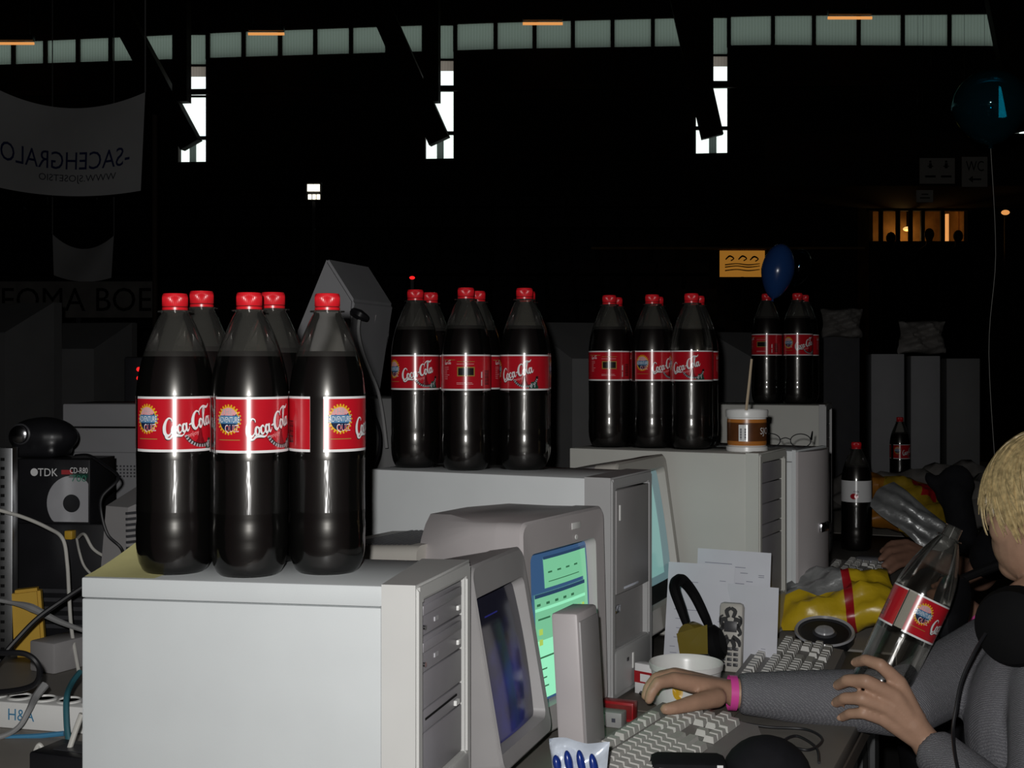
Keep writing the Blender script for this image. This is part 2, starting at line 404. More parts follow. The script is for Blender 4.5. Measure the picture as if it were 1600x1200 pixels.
for n, (x0, x1, yt, yb) in enumerate(SLOT):
    b = B(); h = (yb-yt)
    for y, hw in ((yt-18, 1.5), (yt+24, 1.6), (yt+30, 1.2), (yt+h*.69, 2.6), (YT(x0), 1.5)):
        wall_piece(b, x0, x1, y-hw, y-hw, y+hw, y+hw, .1, .0)
    for x in (x0, x1): wall_piece(b, x-2.5, x+2.5, YT(x), YT(x), yb, yb, .12, .02)
    wn = struct(b.build('window_%d' % (n+8), 'beam_brown', smooth=False))
    def pane(ya, yb_, mt, xa=x0, xb=x1): B().poly([wp(xa, yb_, -.05), wp(xb, yb_, -.05), wp(xb, ya, -.05), wp(xa, ya, -.05)]).build('pane', mt, wn, smooth=False)
    pane(YT(x0), yt-18, 'pane_frosted'); pane(yt-18, yt, 'pane_pink')
    pane(yt, yt+24, 'glass_pane'); pane(yt+30, yt+h*.69, 'glass_pane'); pane(yt+h*.69, yb, 'glass_pane', x0, x0+(x1-x0)*.42)
    pane(yt+h*.69, yb, 'pane_dim', x0+(x1-x0)*.42, x0+(x1-x0)*.64); pane(yt+h*.69, yb, 'glass_pane', x0+(x1-x0)*.64, x1)
# roof trusses: raking strut with a post above, in front of each slot
def bar(b, p, q, wdt, dep):
    d = (q-p); L = d.length; t = d.normalized(); a = t.cross(Vector((-mW, 1, 0)).normalized()).normalized(); c = t.cross(a)
    f = lambda o: [o+a*wdt/2+c*dep/2, o-a*wdt/2+c*dep/2, o-a*wdt/2-c*dep/2, o+a*wdt/2-c*dep/2]
    b.prism(f(p), f(q))
TR = [((-190, 62), (-95, 238), -112), ((196, 35), (299, 227), 284), ((597, 18), (687, 221), 675), ((1066, 5), (1113, 214), 1102), ((1560, 0), (1600, 205), 1592)]
for n, (A, C, cx) in enumerate(TR):
    b = B(); d = (Vector(C)-Vector(A)).normalized()
    bar(b, wp(A[0]-d.x*60, A[1]-d.y*60, .9), wp(*C, .6), .5, .35)
    b2 = B(); 
    for y0_, y1_ in ((-140, 160),): bar(b2, wp(cx, y0_, .75), wp(cx, y1_, .75), .36, .3)
    t = struct(b.build('roof_truss_%d' % (n+1), 'beam_brown', smooth=False), 'dark raking roof strut in front of a bright slot window')
    b2.build('post', 'beam_brown', t, smooth=False)
for n, (xa, ya, xb, yb) in enumerate([(-200, 150, 1700, 126), (-200, 264, 860, 250), (820, 250, 1500, 236)]):
    b = B(); bar(b, wp(xa, ya, .35), wp(xb, yb, .35), .12, .12)
    struct(b.build('trim_%d' % (n+1), 'beam_brown', smooth=False))
for n, y in enumerate((-4, 9, 20, 30)):    # roof beams across the hall
    b = B(); b.bx(-26, 26, y-.25, y+.25, 10.2, 11.2)
    struct(b.build('roof_beam_%d' % (n+1), 'beam_brown', smooth=False))
# stands: stepped tiers with dark folding seats
seat = B()
for k in range(7):
    z = 1.0+k*.55; y = 21.5+k*.95
    st = struct(B().bx(-15.5, 4.2, y, y+.96, 0, z).build('tier_%d' % (k+1), 'wall_dark', smooth=False))
    for i in range(36):
        x = -15.2+i*.53
        seat.bx(x, x+.44, y+.3, y+.36, z+.02, z+.62); seat.bx(x, x+.44, y+.3, y+.62, z+.36, z+.42)
so = seat.build('stand_seats', 'seat_dark', smooth=False); so['kind'] = 'stuff'; so['label'] = 'rows of dark folding seats on the far stands'; so['category'] = 'seats'
struct(B().bx(4.6, 14, 23.2, 26.5, 4.55, 5.0).build('balcony', 'wall_dark', smooth=False), 'dark balcony ledge under the far windows')
struct(B().bx(4.6, 14, 23.2, 23.3, 5.0, 5.5).build('balcony_rail', 'beam_brown', smooth=False), 'dark balcony parapet')
# sodium lamps hanging under the roof, just in front of the strip windows
for n, (px, py, hw, lb) in enumerate([(22, 68, 30, 'leftmost orange tube lamp under the hall roof'), (416, 53, 27, 'orange tube lamp between the first and second roof struts'),
        (848, 37, 30, 'orange tube lamp between the second and third roof struts'), (1328, 28, 33, 'orange tube lamp above the right-hand strip windows')]):
    c = wp(px, py, 1.2); t = thing('tube_lamp', lb, 'lamp', c, 0, 'orange tube lamps under the roof'); L = hw*wd(px)/F
    B().bx(-L, L, -.09, .09, .06, .2, .02).build('housing', 'plastic_dark', t); B().tube([(-L, 0, 0), (L, 0, .0)], .034, 8, False).build('tube', 'lamp_orange', t)
    B().bx(-L*.8, -L*.8+.03, -.02, .02, .2, 11.2-c.z).bx(L*.8-.03, L*.8, -.02, .02, .2, 11.2-c.z).build('hanger', 'plastic_dark', t)
# small lit sign on the stands
c = P(490, 299, 24); t = thing('lit_sign', 'small glowing white sign high on the dark stands', 'sign', c)
B().bx(-.15, .15, 0, .1, -.17, .17, .01).build('box', 'plastic_dark', t)
s_ = B()
for x in (-.115, .005): s_.bx(x, x+.11, -.02, 0, -.0, .13)
for x in (-.1, -.02, .06): s_.bx(x, x+.06, -.02, 0, -.15, -.06)
s_.build('lit_face', 'lamp_white', t)
B().bx(-.03, .03, .02, .08, -c.z+3.0, -.17).build('post', 'plastic_dark', t)
# kiosk with warm light at the far right
c = P(1435, 376, 27); kz = c.z
k = thing('kiosk', 'warmly lit kiosk opening in the dark wall at right', 'kiosk', (c.x, 27, 0)); k.scale = (.8, 1, 1)
b = B(); b.bx(-1.3, 1.3, .9, 1.0, 0, kz+1.2).bx(-1.3, -1.2, 0, 1, 0, kz+1.2).bx(1.2, 1.3, 0, 1, 0, kz+1.2).bx(-1.3, 1.3, 0, 1, kz+1.0, kz+1.2); b.build('booth', 'room_amber', k, smooth=False)
B().bx(-1.3, 1.3, -.1, .02, 0, kz-.02).build('counter', 'wall_dark', k, smooth=False)
for x in (-1.0, -.55, -.22, .1, .62): B().bx(x-.05, x+.05, -.06, .02, kz-.05, kz+.7).build('post', 'wall_dark', k, smooth=False)
B().bx(-1.35, 1.35, -.1, .05, kz+.62, kz+1.2).build('fascia', 'wall_dark', k, smooth=False)
B().ell((-.1, .5, kz+.3), (.11, .11, .05)).build('lamp', 'lamp_amber', k); B().bx(-.12, -.08, .48, .52, kz+.3, kz+1.0).build('lamp_rod', 'wall_dark', k)
B().bx(.86, .93, .3, .37, kz-.02, kz+.6).build('lamp_strip', 'lamp_orange', k)
pl = bpy.data.lights.new('kiosk_lamp', 'POINT'); po = bpy.data.objects.new('kiosk_lamp', pl); COL.objects.link(po); po.location = (c.x-.1, 27.45, kz+.15); pl.energy = 5; pl.color = (1, .55, .18); pl.shadow_soft_size = .08
for i, (px, py, lb) in enumerate([(1392, 372, 'dark standing visitor silhouetted at the left of the lit kiosk'), (1452, 366, 'dark standing visitor silhouetted in the middle of the lit kiosk'), (1497, 369, 'dark standing visitor silhouetted at the bright right end of the lit kiosk')]):
    q = P(px, py, 26.4); b = B(); z = q.z
    b.ell((0, 0, z), (.1, .11, .13)).cone((0, 0, z-.1), .06, (0, 0, z-.3), .07).ell((0, 0, z-.42), (.24, .13, .2)).cone((0, 0, z-.45), .17, (0, 0, z-.95), .15)
    b.cone((-.08, 0, z-.9), .09, (-.1, 0, .1), .06).cone((.08, 0, z-.9), .09, (.1, 0, .1), .06).cone((-.22, 0, z-.4), .055, (-.26, -.05, z-.95), .04).cone((.22, 0, z-.4), .055, (.26, -.05, z-.95), .04)
    b.cone((-.1, .03, .05), .05, (-.1, -.15, .04), .04).cone((.1, .03, .05), .05, (.1, -.15, .04), .04)
    o = organic('person', b, 'cloth_black', None, .03, 2); o.location = (q.x, q.y, 0); tag(o, lb, 'person', 'visitors at the kiosk')
# poster with its own glow in place of lamplight falling on it, and its shelf
c = P(1160, 412, 22); t = thing('lit_poster', 'amber poster with lamplight put in as glow, hanging behind the blue balloon', 'poster', c)
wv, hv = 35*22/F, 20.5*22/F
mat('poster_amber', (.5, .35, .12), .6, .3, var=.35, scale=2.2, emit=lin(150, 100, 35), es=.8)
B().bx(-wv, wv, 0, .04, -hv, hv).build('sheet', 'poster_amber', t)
b = B(); fn = lambda x, y: (x, -.006, y)
for k_, (cx, cy) in enumerate([(-.22, .1), (0, .1), (.2, .09)]):
    add_ribbon(b, [(cx-.07, cy-.03, .02), (cx, cy+.03, .03), (cx+.07, cy-.01, .02), (cx+.02, cy-.05, .02)], fn)
for y in (-.02, -.06, -.12): add_ribbon(b, [(-.3, y, .02), (-.1, y+.02, .016), (.1, y, .02), (.3, y+.02, .012)], fn)
b.build('print', 'beam_brown', t)
B().bx(-2.6, 2.1, -.02, .06, hv+.02, hv+.06).build('top_rail', 'room_amber', t); B().bx(-.02, .02, .0, .04, -c.z, -hv).build('pole', 'wall_dark', t)

# ------------------------------------------------------------------ table rows
TH = R(23); E0 = Vector((.505, 1.925, 0)); U = Vector((math.sin(TH), math.cos(TH), 0)); N = Vector((math.cos(TH), -math.sin(TH), 0))
def T(n, s, z=DESK): return E0+N*n+U*s+Vector((0, 0, z))
def table(n0, s0, label, L=1.78, D=.79):
    t = thing('folding_table', label, 'table', T(n0, s0, 0), -TH, 'folding tables in rows')
    B().bx(-D, 0, 0, L, DESK-.026, DESK, .003).build('table_top', 'desk_top', t); 
    b = B().bx(-D-.002, .002, -.001, L+.001, DESK-.05, DESK-.026, 0); b.build('edge_band', 'desk_edge', t)
    for x in (-D+.06, -.06):
        for y in (.08, L-.08): B().tube([(x, y, 0), (x, y, DESK-.05)], .016, 10, False).build('leg', 'steel', t)
    return t
for k, lb in enumerate(['grey-brown folding table under the nearest keyboard and white computer', 'grey-brown folding table under the chips bag and middle computers', 'grey-brown folding table farther along the right-hand row', 'far grey-brown folding table at the end of the right-hand row']):
    table(0, -1.15+k*1.8, lb)
for k, lb in enumerate(['grey-brown folding table under the power strip at left', 'grey-brown folding table under the disc box and black case', 'grey-brown folding table behind the middle bottles', 'far grey-brown folding table of the left-hand row']):
    table(-.8, -1.15+k*1.8, lb, D=1.25)

# ------------------------------------------------------------------ cola bottles
RB = .0452
def lab(r=RB+.0004, s0=0):           # label space (mm along the wrap, mm above the base) -> world; seam at s = 0
    return lambda s, z: (r*math.cos((s-s0)/1000/RB), r*math.sin((s-s0)/1000/RB), z/1000)
PROF = [(.030, .0015), (.034, 0), (.038, .004), (.0418, .012), (.0442, .023), (.0453, .036), (.0450, .040), (.0454, .044), (.0453, .056), (.0446, .0615), (.0446, .068), (.0449, .074), (.0446, .10), (.0450, .135), (.0452, .142), (.0447, .1445),
        (.0447, .2045), (.0452, .207), (.0450, .213), (.0440, .224), (.0415, .240), (.0375, .256), (.033, .270), (.0275, .284), (.0225, .2955), (.0188, .303), (.0165, .3065), (.0160, .3085), (.0205, .3088), (.0205, .3104), (.0140, .3110), (.0138, .329)]
def prof_r(z):
    for (r0, z0), (r1, z1) in zip(PROF[1:], PROF[2:]):
        if z0 <= z <= z1 and z1 > z0: return r0+(r1-r0)*(z-z0)/(z1-z0)
    return .04
def bm_body():                       # base and shoulder, straight wall, headspace above the drink, flash greyness put in as haze
    b = B(); cut = [i for i, (r, z) in enumerate(PROF) if z >= .074][0], [i for i, (r, z) in enumerate(PROF) if z >= .135][0], [i for i, (r, z) in enumerate(PROF) if z >= .256][0]
    b.m('pet_clear').lathe(PROF[:cut[0]+1], 48, cap1=False); b.m('pet_wall').lathe(PROF[cut[0]:cut[1]+1], 48, None, False, False)
    b.m('pet_clear').lathe(PROF[cut[1]:cut[2]+1], 48, None, False, False); b.m('pet_headspace').lathe(PROF[cut[2]:], 48, None, False, False)
    bmesh.ops.remove_doubles(b.bm, verts=b.bm.verts[:], dist=1e-6); return b
def bm_cola(level):
    pr = [(.0325, .0015)]+[(r-.0008, z) for r, z in PROF[2:] if .002 < z < level-.004]+[(prof_r(level)-.0009, level)]
    return B().lathe(pr, 48)
def me_of(b, name, mt=None, ang=35):
    o = b.build(name, mt, None, True, ang); me = o.data; bpy.data.objects.remove(o); return me
def bm_cap():
    b = B(); seg = 96
    rings = []
    for r, z, rib in [(.0146, .3154, 0), (.0151, .3157, 1), (.0151, .3255, 1), (.0148, .3288, 1), (.0138, .3308, 0), (.0110, .3312, 0)]:
        rings.append([((r-(.0005 if rib and i % 2 else 0))*math.cos(2*math.pi*i/seg), (r-(.0005 if rib and i % 2 else 0))*math.sin(2*math.pi*i/seg), z) for i in range(seg)])
    return b.loft(rings)
ME = {}
ME['body'] = me_of(bm_body(), 'body', None, 60)
ME['cola'] = me_of(bm_cola(.262), 'cola', 'cola', 50)
ME['cola_low'] = me_of(bm_cola(.204), 'cola', 'cola', 50)
ME['cap'] = me_of(bm_cap(), 'cap', 'cap_red', 50)
ME['cap_ring'] = me_of(B().lathe([(.0142, .3112), (.0150, .3112), (.0151, .3142), (.0142, .3148)], 48), 'cap_ring', 'cap_red')
LEN = 268
mat('label_backing', (.55, .55, .53), .7, .2)
def strip(b, s0, s1, z0, z1, r=RB+.0002, n=40):
    f = lab(r)
    for k in range(n):
        a, c = s0+(s1-s0)*k/n, s0+(s1-s0)*(k+1)/n
        b._f([b.bm.verts.new(f(a, z0)), b.bm.verts.new(f(c, z0)), b.bm.verts.new(f(c, z1)), b.bm.verts.new(f(a, z1))])
b = B(); b.m('label_red'); strip(b, 0, LEN, 147.6, 206.4, n=72); b.m('label_white'); strip(b, 0, LEN, 144.6, 147.6, n=72); strip(b, 0, LEN, 206.4, 209.0, n=72); b.m('label_backing'); strip(b, 0, LEN, 144.6, 209.0, RB-.0002, 72)
bmesh.ops.remove_doubles(b.bm, verts=b.bm.verts[:], dist=1e-6)
ME['label'] = me_of(b, 'label', None, 35)
# the script logo, drawn with pen strokes
def ring(cx, cy, rx, ry, w_, sl=.12, gap=0):
    out = []
    for k in range(13):
        a = R(60)+2*math.pi*k/12; x = rx*math.cos(a); y = ry*math.sin(a)
        out.append((cx+x+sl*y, cy+y, w_*(1.25 if math.cos(a) < 0 else .75)))
    return out
LOGO = [[(1.50, 1.50, .07), (1.46, 1.80, .12), (1.12, 1.98, .15), (.68, 1.72, .25), (.33, 1.12, .38), (.27, .45, .38), (.55, .04, .28), (.98, .10, .16), (1.32, .50, .08)],
        [(.30, .35, .2), (.42, -.18, .24), (.85, -.36, .17), (1.35, -.12, .26), (1.95, -.18, .26), (2.6, -.36, .16), (3.1, -.12, .05)],
        ring(1.62, .47, .27, .46, .21), [(1.78, .92, .08), (1.98, .78, .1), (2.15, .82, .06)],
        [(2.66, .72, .1), (2.52, .95, .16), (2.24, .78, .2), (2.14, .34, .26), (2.32, .02, .2), (2.62, .16, .1), (2.84, .5, .07)],
        ring(3.12, .47, .26, .44, .2), [(3.50, .98, .2), (3.42, .4, .24), (3.54, .02, .18), (3.78, .2, .08), (3.9, .45, .05)],
        [(3.86, .66, .15), (4.24, .74, .17)],
        [(5.66, 1.42, .07), (5.62, 1.78, .12), (5.26, 1.98, .16), (4.84, 1.74, .26), (4.52, 1.14, .38), (4.46, .46, .38), (4.74, .03, .28), (5.12, .10, .16), (5.46, .5, .08)],
        ring(5.80, .48, .27, .46, .21), [(5.96, .92, .08), (6.12, .8, .09), (6.26, .9, .06)],
        [(6.18, .6, .06), (6.52, 1.3, .1), (6.74, 1.95, .13), (6.62, 2.22, .14), (6.44, 1.9, .18), (6.36, 1.1, .24), (6.38, .4, .24), (6.56, .03, .18), (6.8, .25, .08)],
        [(5.62, 1.72, .08), (5.9, 2.1, .14), (6.5, 2.3, .2), (7.1, 2.08, .24), (7.5, 2.2, .14), (7.62, 2.4, .05)],
        ring(7.12, .48, .26, .44, .2), [(7.50, .98, .2), (7.42, .4, .24), (7.54, .02, .18), (7.78, .2, .08), (7.95, .5, .05)]]
def logo(b, s, z, ux, uy, rot, r):
    f = lab(r); c, sn = math.cos(rot), math.sin(rot)
    for st in LOGO: add_ribbon(b, [(x, y, w_*1.22) for x, y, w_ in st], lambda x, y: f(s+x*ux*c-y*uy*sn*.55, z+y*uy*c+x*ux*sn))
def disc(b, s, z, rs, rz, r, a0=0, a1=360, n=32, inner=0):
    f = lab(r)
    for k in range(n):
        a, c = R(a0+(a1-a0)*k/n), R(a0+(a1-a0)*(k+1)/n)
        p = [f(s+rs*inner*math.cos(a), z+rz*inner*math.sin(a))] if not inner else [f(s+rs*inner*math.cos(c), z+rz*inner*math.sin(c)), f(s+rs*inner*math.cos(a), z+rz*inner*math.sin(a))]
        b.poly(p+[f(s+rs*math.cos(a), z+rz*math.sin(a)), f(s+rs*math.cos(c), z+rz*math.sin(c))])
b = B(); b.m('label_dark'); logo(b, 41.0, 161.2, 8.0, 10.2, R(14), RB+.00038); b.m('label_white'); logo(b, 41.6, 162.2, 8.0, 10.2, R(14), RB+.0006)
b.m('label_pink'); f6 = lab(RB+.0006); c14, s14 = math.cos(R(16)), math.sin(R(16)); add_text(b, 'enjoy', lambda x, y: f6(70+x*c14-y*s14, 160+y*c14+x*s14), height=6.0)
ME['logo'] = me_of(b, 'logo')
b = B(); f5 = lab(RB+.00035)         # crown cap edge and little green bottle below the logo
b.m('label_deepred'); disc(b, 86, 176, 26, 26, RB+.0003, 185, 350, 28)
b.m('label_dark'); disc(b, 88, 170, 24, 20, RB+.00034, 200, 360, 24, .8)
b.m('label_silver')
for k in range(15):
    a = R(205+k*9.5); add_ribbon(b, [(88+21.2*math.cos(a), 172+19*math.sin(a), 1.7), (88+24.6*math.cos(a), 172+22.5*math.sin(a), 2.3)], lambda x, y: lab(RB+.00048)(x, max(y, 148)), 1)
b.m('label_green'); strip(b, 94, 112, 147.8, 153, RB+.00042, 6); strip(b, 98, 110, 153, 160, RB+.00042, 5)
b.m('label_silver'); strip(b, 97, 100, 149, 157, RB+.0005, 2); strip(b, 104, 106, 150, 159, RB+.0005, 2)
ME['crown'] = me_of(b, 'crown_print')
b = B(); cs, cz = 20, 183            # adventure quiz badge
b.m('label_yellow')
for k in range(24):
    a = R(k*15); add_ribbon(b, [(cs+12.2*math.cos(a), cz+14.2*math.sin(a), 2.6), (cs+15.6*math.cos(a), cz+17.6*math.sin(a), 1.6)], lab(RB+.0005), 1)
disc(b, cs, cz, 13, 15, RB+.00034, n=36)
b.m('label_pink'); disc(b, cs, cz, 11.8, 13.8, RB+.0004, 20, 160, 20); b.m('label_navy'); disc(b, cs, cz, 11.8, 13.8, RB+.00044, -180, 30, 24); 
b.m('label_blue'); strip(b, cs-14, cs+14, cz-4.6, cz+4.8, RB+.0005, 8); 
b.m('label_white'); add_text(b, 'ADVENTURE', lab(RB+.0006), width=26.5, height=6.4, cx=cs, y=cz-3.2)
b.m('label_silver'); add_text(b, 'THE', lab(RB+.0006), width=15, height=6, cx=cs-2, y=cz+6)
b.m('label_white'); add_text(b, 'QUIZ', lab(RB+.00056), width=17, height=9.6, cx=cs+4, y=cz-15.4); b.m('label_red'); add_text(b, 'QUIZ', lab(RB+.00066), width=15.4, height=7.6, cx=cs+4, y=cz-14.4)
ME['badge'] = me_of(b, 'badge')
b = B(); b.m('label_gold'); random.seed(3)
strip(b, 7, 34, 159.3, 160.2, RB+.0004, 8); strip(b, 140, 170, 199, 200, RB+.0004, 6); strip(b, 174, 206, 196, 197, RB+.0004, 8)
b.m('label_pink')
for z in (191.5, 158, 155.5): strip(b, 173, 207-random.random()*10, z, z+.9, RB+.0004, 8)
for z in (186, 182.5, 179, 175.5, 172, 168.5, 165): strip(b, 146, 152+random.random()*7, z, z+.9, RB+.0004, 3)
b.m('label_gold'); strip(b, 174, 206, 170, 187, RB+.00036, 10); b.m('label_dark'); strip(b, 176, 204, 172, 185, RB+.00048, 10); b.m('label_pink')
for z in range(153, 180, 2): strip(b, 222, 222.8, z, z+1.2, RB+.0004, 1); strip(b, 246, 246.8, z, z+1.2, RB+.0004, 1)
b.m('label_white'); strip(b, 219, 221.4, 167, 178, RB+.0004, 1); strip(b, 219.3, 221, 153, 164, RB+.0004, 1)
f7 = lab(RB+.0005)
for st in LOGO: add_ribbon(b, st, lambda x, y: f7(146+x*2.0, 192+y*3.2), 4)
b.m('label_dark')
for k, z in enumerate(range(155, 180, 2)): strip(b, 228, 241, z, z+1.0+.5*(k % 3 == 0), RB+.0004, 4)
ME['print'] = me_of(b, 'small_print')
def bottle(label, X, Y, z, s_front, group, low=False, sz=1.0, cap=True, fill=True):
    t = thing('cola_bottle', label, 'bottle', (X, Y, z), 0, group)
    # turn so that wrap position s_front faces the camera
    t.rotation_euler = (0, 0, math.atan2(-Y, -X)-s_front/1000/RB); t.scale = (1, 1, sz)
    link('body', ME['body'], t)
    if fill: link('cola', ME['cola_low' if low else 'cola'], t)
    if cap: c = link('cap', ME['cap'], t); link('cap_ring', ME['cap_ring'], c)
    lb = link('label', ME['label'], t)
    for k in ('logo', 'crown', 'badge', 'print'):
        o = link(ME[k].name.split('.')[0], ME[k], lb)
        if k in ('print', 'crown'): o['kind'] = 'stuff'
    return t
def bX(px, d): return (px-800)/F*d
D1, D2, D3, D4 = .246, .1907, .179, .117
G1 = 'cola bottles on the nearest white computer'
for lb, px, d, s, sz in [('full cola bottle at the left front of the nearest group', 273.5, 1.530, 54.6, 1), ('full cola bottle at the middle front of the nearest group', 389.5, 1.510, 44.4, 1.0),
        ('full cola bottle standing apart at the right of the nearest group, label seam facing forward', 511.5, 1.53, 4.7, 1), ('full cola bottle behind the left front bottle of the nearest group', 315, 1.640, 190, 1.028), ('full cola bottle behind the middle front bottle of the nearest group', 426.5, 1.622, 215, 1.02)]:
    bottle(lb, bX(px, d), d, EYE-D1, s, G1, sz=sz)
G2 = 'cola bottles on the second white computer'
for lb, px, d, s in [('full cola bottle at the left front of the middle group', 649, 2.395, 66.5), ('full cola bottle, dark label window forward, at middle front of the middle group', 728, 2.335, 190),
        ('full cola bottle standing apart at the right front of the middle group', 819.5, 2.345, 86), ('full cola bottle behind the left front bottle of the middle group', 672, 2.490, 150), ('full cola bottle behind the middle bottle of the middle group, logo edge peeking out', 746, 2.440, 108), ('full cola bottle hidden behind the right bottle of the middle group', 824, 2.452, 240)]:
    bottle(lb, bX(px, d), d, EYE-D2, s, G2)
G3 = 'cola bottles on the third computer'
for lb, px, d, s, low in [('full cola bottle, dark label window forward, left in the third group', 952, 2.80, 190, 0), ('full cola bottle, badge and logo in view, middle of the third group', 1019, 2.775, 42, 0),
        ('opened cola bottle filled to its label, right in the third group', 1080.5, 2.73, 84, 1), ('full cola bottle behind the left front bottle of the third group', 962, 2.895, 120, 0), ('full cola bottle behind the middle front bottle of the third group', 1026, 2.868, 140, 0), ('full cola bottle behind the opened bottle of the third group', 1090, 2.83, 96, 0)]:
    bottle(lb, bX(px, d), d, EYE-D3, s, G3, low)
G4 = 'cola bottles under the blue balloon'
for lb, px, d, s in [('full cola bottle at the left of the farthest group, under the blue balloon', 1198, 3.86, 205), ('full cola bottle at the right of the farthest group, logo in view', 1246, 3.83, 48), ('full cola bottle behind the right bottle of the farthest group', 1256, 3.93, 100)]:
    bottle(lb, bX(px, d), d, EYE-D4, s, G4)

# ------------------------------------------------------------------ computer towers
def tower(name, label, pb, pf, D, w, H, body='case_white', bez='case_white', bd=.042, group='white and beige computer towers', style=1, zbase=DESK, skew=0, seam=True):
    """pb, pf: pixels of the near top back and near top front corners; D: how far the top lies under the eye"""
    d0, d1 = D*F/(pb[1]-Y0), D*F/(pf[1]-Y0); a = P(pb[0], pb[1], d0); c = P(pf[0], pf[1], d1); v = c-a; L = math.hypot(v.x, v.y); rz = math.atan2(v.y, v.x)
    zt = EYE-D; H = zt-zbase
    t = thing(name, label, 'computer', (a.x, a.y, zbase), rz, group); Lb = L-bd
    if seam:
        B().bx(0, Lb, .0012, w, .008, H-.0245, .002).build('body', body, t)
        B().bx(0, Lb, 0, w, H-.0235, H, .0022).build('top_cover', body, t)
        B().bx(.002, Lb-.001, 0, .003, .012, H-.0247, .001).build('side_panel', body, t)
    else: B().bx(0, Lb, 0, w, .008, H, .0022).build('body', body, t)
    for x in (.04, L-.06):
        for y in (.02, w-.02): B().lathe([(.011, 0), (.012, .008)], 14, Matrix.Translation((x, y, 0))).build('foot', 'rubber_black', t)
    e = .0015; y0, y1, z0, z1 = -e, w+e, .006, H+.002
    b = B().frame(y0, y1, z0, z1, .016, w-.016, .09, H-.018, Lb, L)
    bmesh.ops.bevel(b.bm, geom=[x for x in b.bm.edges if all(abs(v.co.x-L) < 1e-5 for v in x.verts)], offset=.003, segments=2, affect='EDGES'); b.build('bezel', bez, t)
    B().bx(Lb, L-.012, .004, w-.004, .02, H-.006).build('bezel_back', 'plastic_grey', t)
    B().bx(L-.012, L+.002, .010, w-.010, .012, .089, .006).build('lower_grille', bez, t)
    zc = H-.02; y0, y1 = .0185, w-.0185
    def bay(z1, h, mt='drive_grey', nm='drive_cover', dx=-.006):
        o = B().bx(L-.018, L+dx, y0, y1, z1-h+.0007, z1-.0007, .0012).build(nm, mt, t); return o
    if style == 1:
        for k in range(2):
            o = bay(zc, .0415, 'drive_grey', 'optical_drive')
            B().bx(L-.006, L-.0035, y0+.008, y1-.008, zc-.017, zc-.006, .0008).build('tray', 'drive_grey', o)
            B().bx(L-.006, L-.0025, y1-.022, y1-.012, zc-.034, zc-.028, .001).build('eject_button', 'white_plastic', o)
            B().lathe([(.003, 0), (.003, .003)], 12, Matrix.Translation((L-.006, y0+.014, zc-.031)) @ Matrix.Rotation(R(90), 4, 'Y')).build('volume_knob', 'chrome', o)
            B().bx(L-.006, L-.0045, y0+.05, y0+.062, zc-.031, zc-.026).build('light', 'label_silver', o)
            zc -= .042
        for k in range(1): bay(zc, .0415); zc -= .042
        o = bay(zc, .026, 'drive_grey', 'floppy_drive'); B().bx(L-.0065, L-.0052, y0+.02, y1-.02, zc-.012, zc-.0095).build('slot', 'gap_black', o); B().bx(L-.006, L-.0025, y1-.03, y1-.018, zc-.022, zc-.016).build('eject_button', 'white_plastic', o)
        zc -= .0265; 
        if zc-.09 > .005: bay(zc, zc-.091, 'drive_grey', 'lower_cover')
        B().lathe([(.011, 0), (.012, .003), (.009, .007)], 20, Matrix.Translation((L+.0015, w*.55, .066)) @ Matrix.Rotation(R(90), 4, 'Y')).build('power_button', 'chrome', t)
        B().bx(L+.0015, L+.003, w*.3, w*.38, .058, .064).build('status_light', 'white_plastic', t)
    elif style == 2:
        hd = (H-.11)*.66
        o = bay(zc, hd, 'plastic_grey', 'bay_door', -.0); B().bx(L, L+.002, y0+.012, y0+.016, zc-.052, zc-.026).build('door_latch', 'white_plastic', o)
        B().bx(L, L+.0015, y0+.03, y0+.1, zc-hd+.006, zc-hd+.010).build('badge', 'chrome', o)
        zc -= hd; h2 = zc-.091
        o = bay(zc, h2, 'case_grey', 'drive_recess', -.014); B().bx(L-.014, L-.008, y0+.01, y0+.04, zc-.035, zc-.022, .001).build('eject_button', 'chrome', o)
        B().bx(L+.0015, L+.004, w*.45, w*.49, .045, .072, .001).build('power_button', 'white_plastic', t)
        B().bx(L+.0015, L+.003, w*.32, w*.36, .062, .068).build('status_light', 'led_red' if 0 else 'plastic_dark', t)
    else:
        for k in range(3): bay(zc, .0415, 'drive_grey'); zc -= .042
        bay(zc, .026, 'drive_grey', 'floppy_drive'); zc -= .0265
        if zc-.09 > .005: bay(zc, zc-.091, 'drive_grey', 'lower_cover')
        B().lathe([(.010, 0), (.010, .004)], 16, Matrix.Translation((L+.0015, w*.5, .066)) @ Matrix.Rotation(R(90), 4, 'Y')).build('power_button', 'chrome', t)
    if skew:                                  # front bows out towards its far side
        for o in [c_ for c_ in t.children]+[g for c_ in t.children for g in c_.children]:
            for v in o.data.vertices:
                if v.co.x > Lb+1e-4: v.co.x += skew*v.co.y
    return t, L, rz, H
pc1, L1, r1, H1 = tower('computer_tower', 'nearest bright white computer tower, five cola bottles on top', (127, 902), (654, 917.5), D1, .19, 0, 'case_near', 'case_near_front', skew=.11)
pc2, L2, r2, H2 = tower('computer_tower', 'white computer tower carrying the middle group of cola bottles', (580, 733), (957, 749), D2, .192, 0, 'case_white', 'case_grey', .05, style=2, seam=False)
pc3, L3, r3, H3 = tower('computer_tower', 'beige computer tower with papers leaning on it and the snack cup on top', (890, 700), (1188, 710), D3, .19, 0, 'case_beige', 'case_beige', .03, style=3, seam=False)
pc3b, L3b, r3b, H3b = tower('computer_tower', 'white computer tower with rounded silver front beside the beige tower', (1010, 696), (1246, 705), .186, .19, 0, 'case_white', 'case_white', .012, style=3)
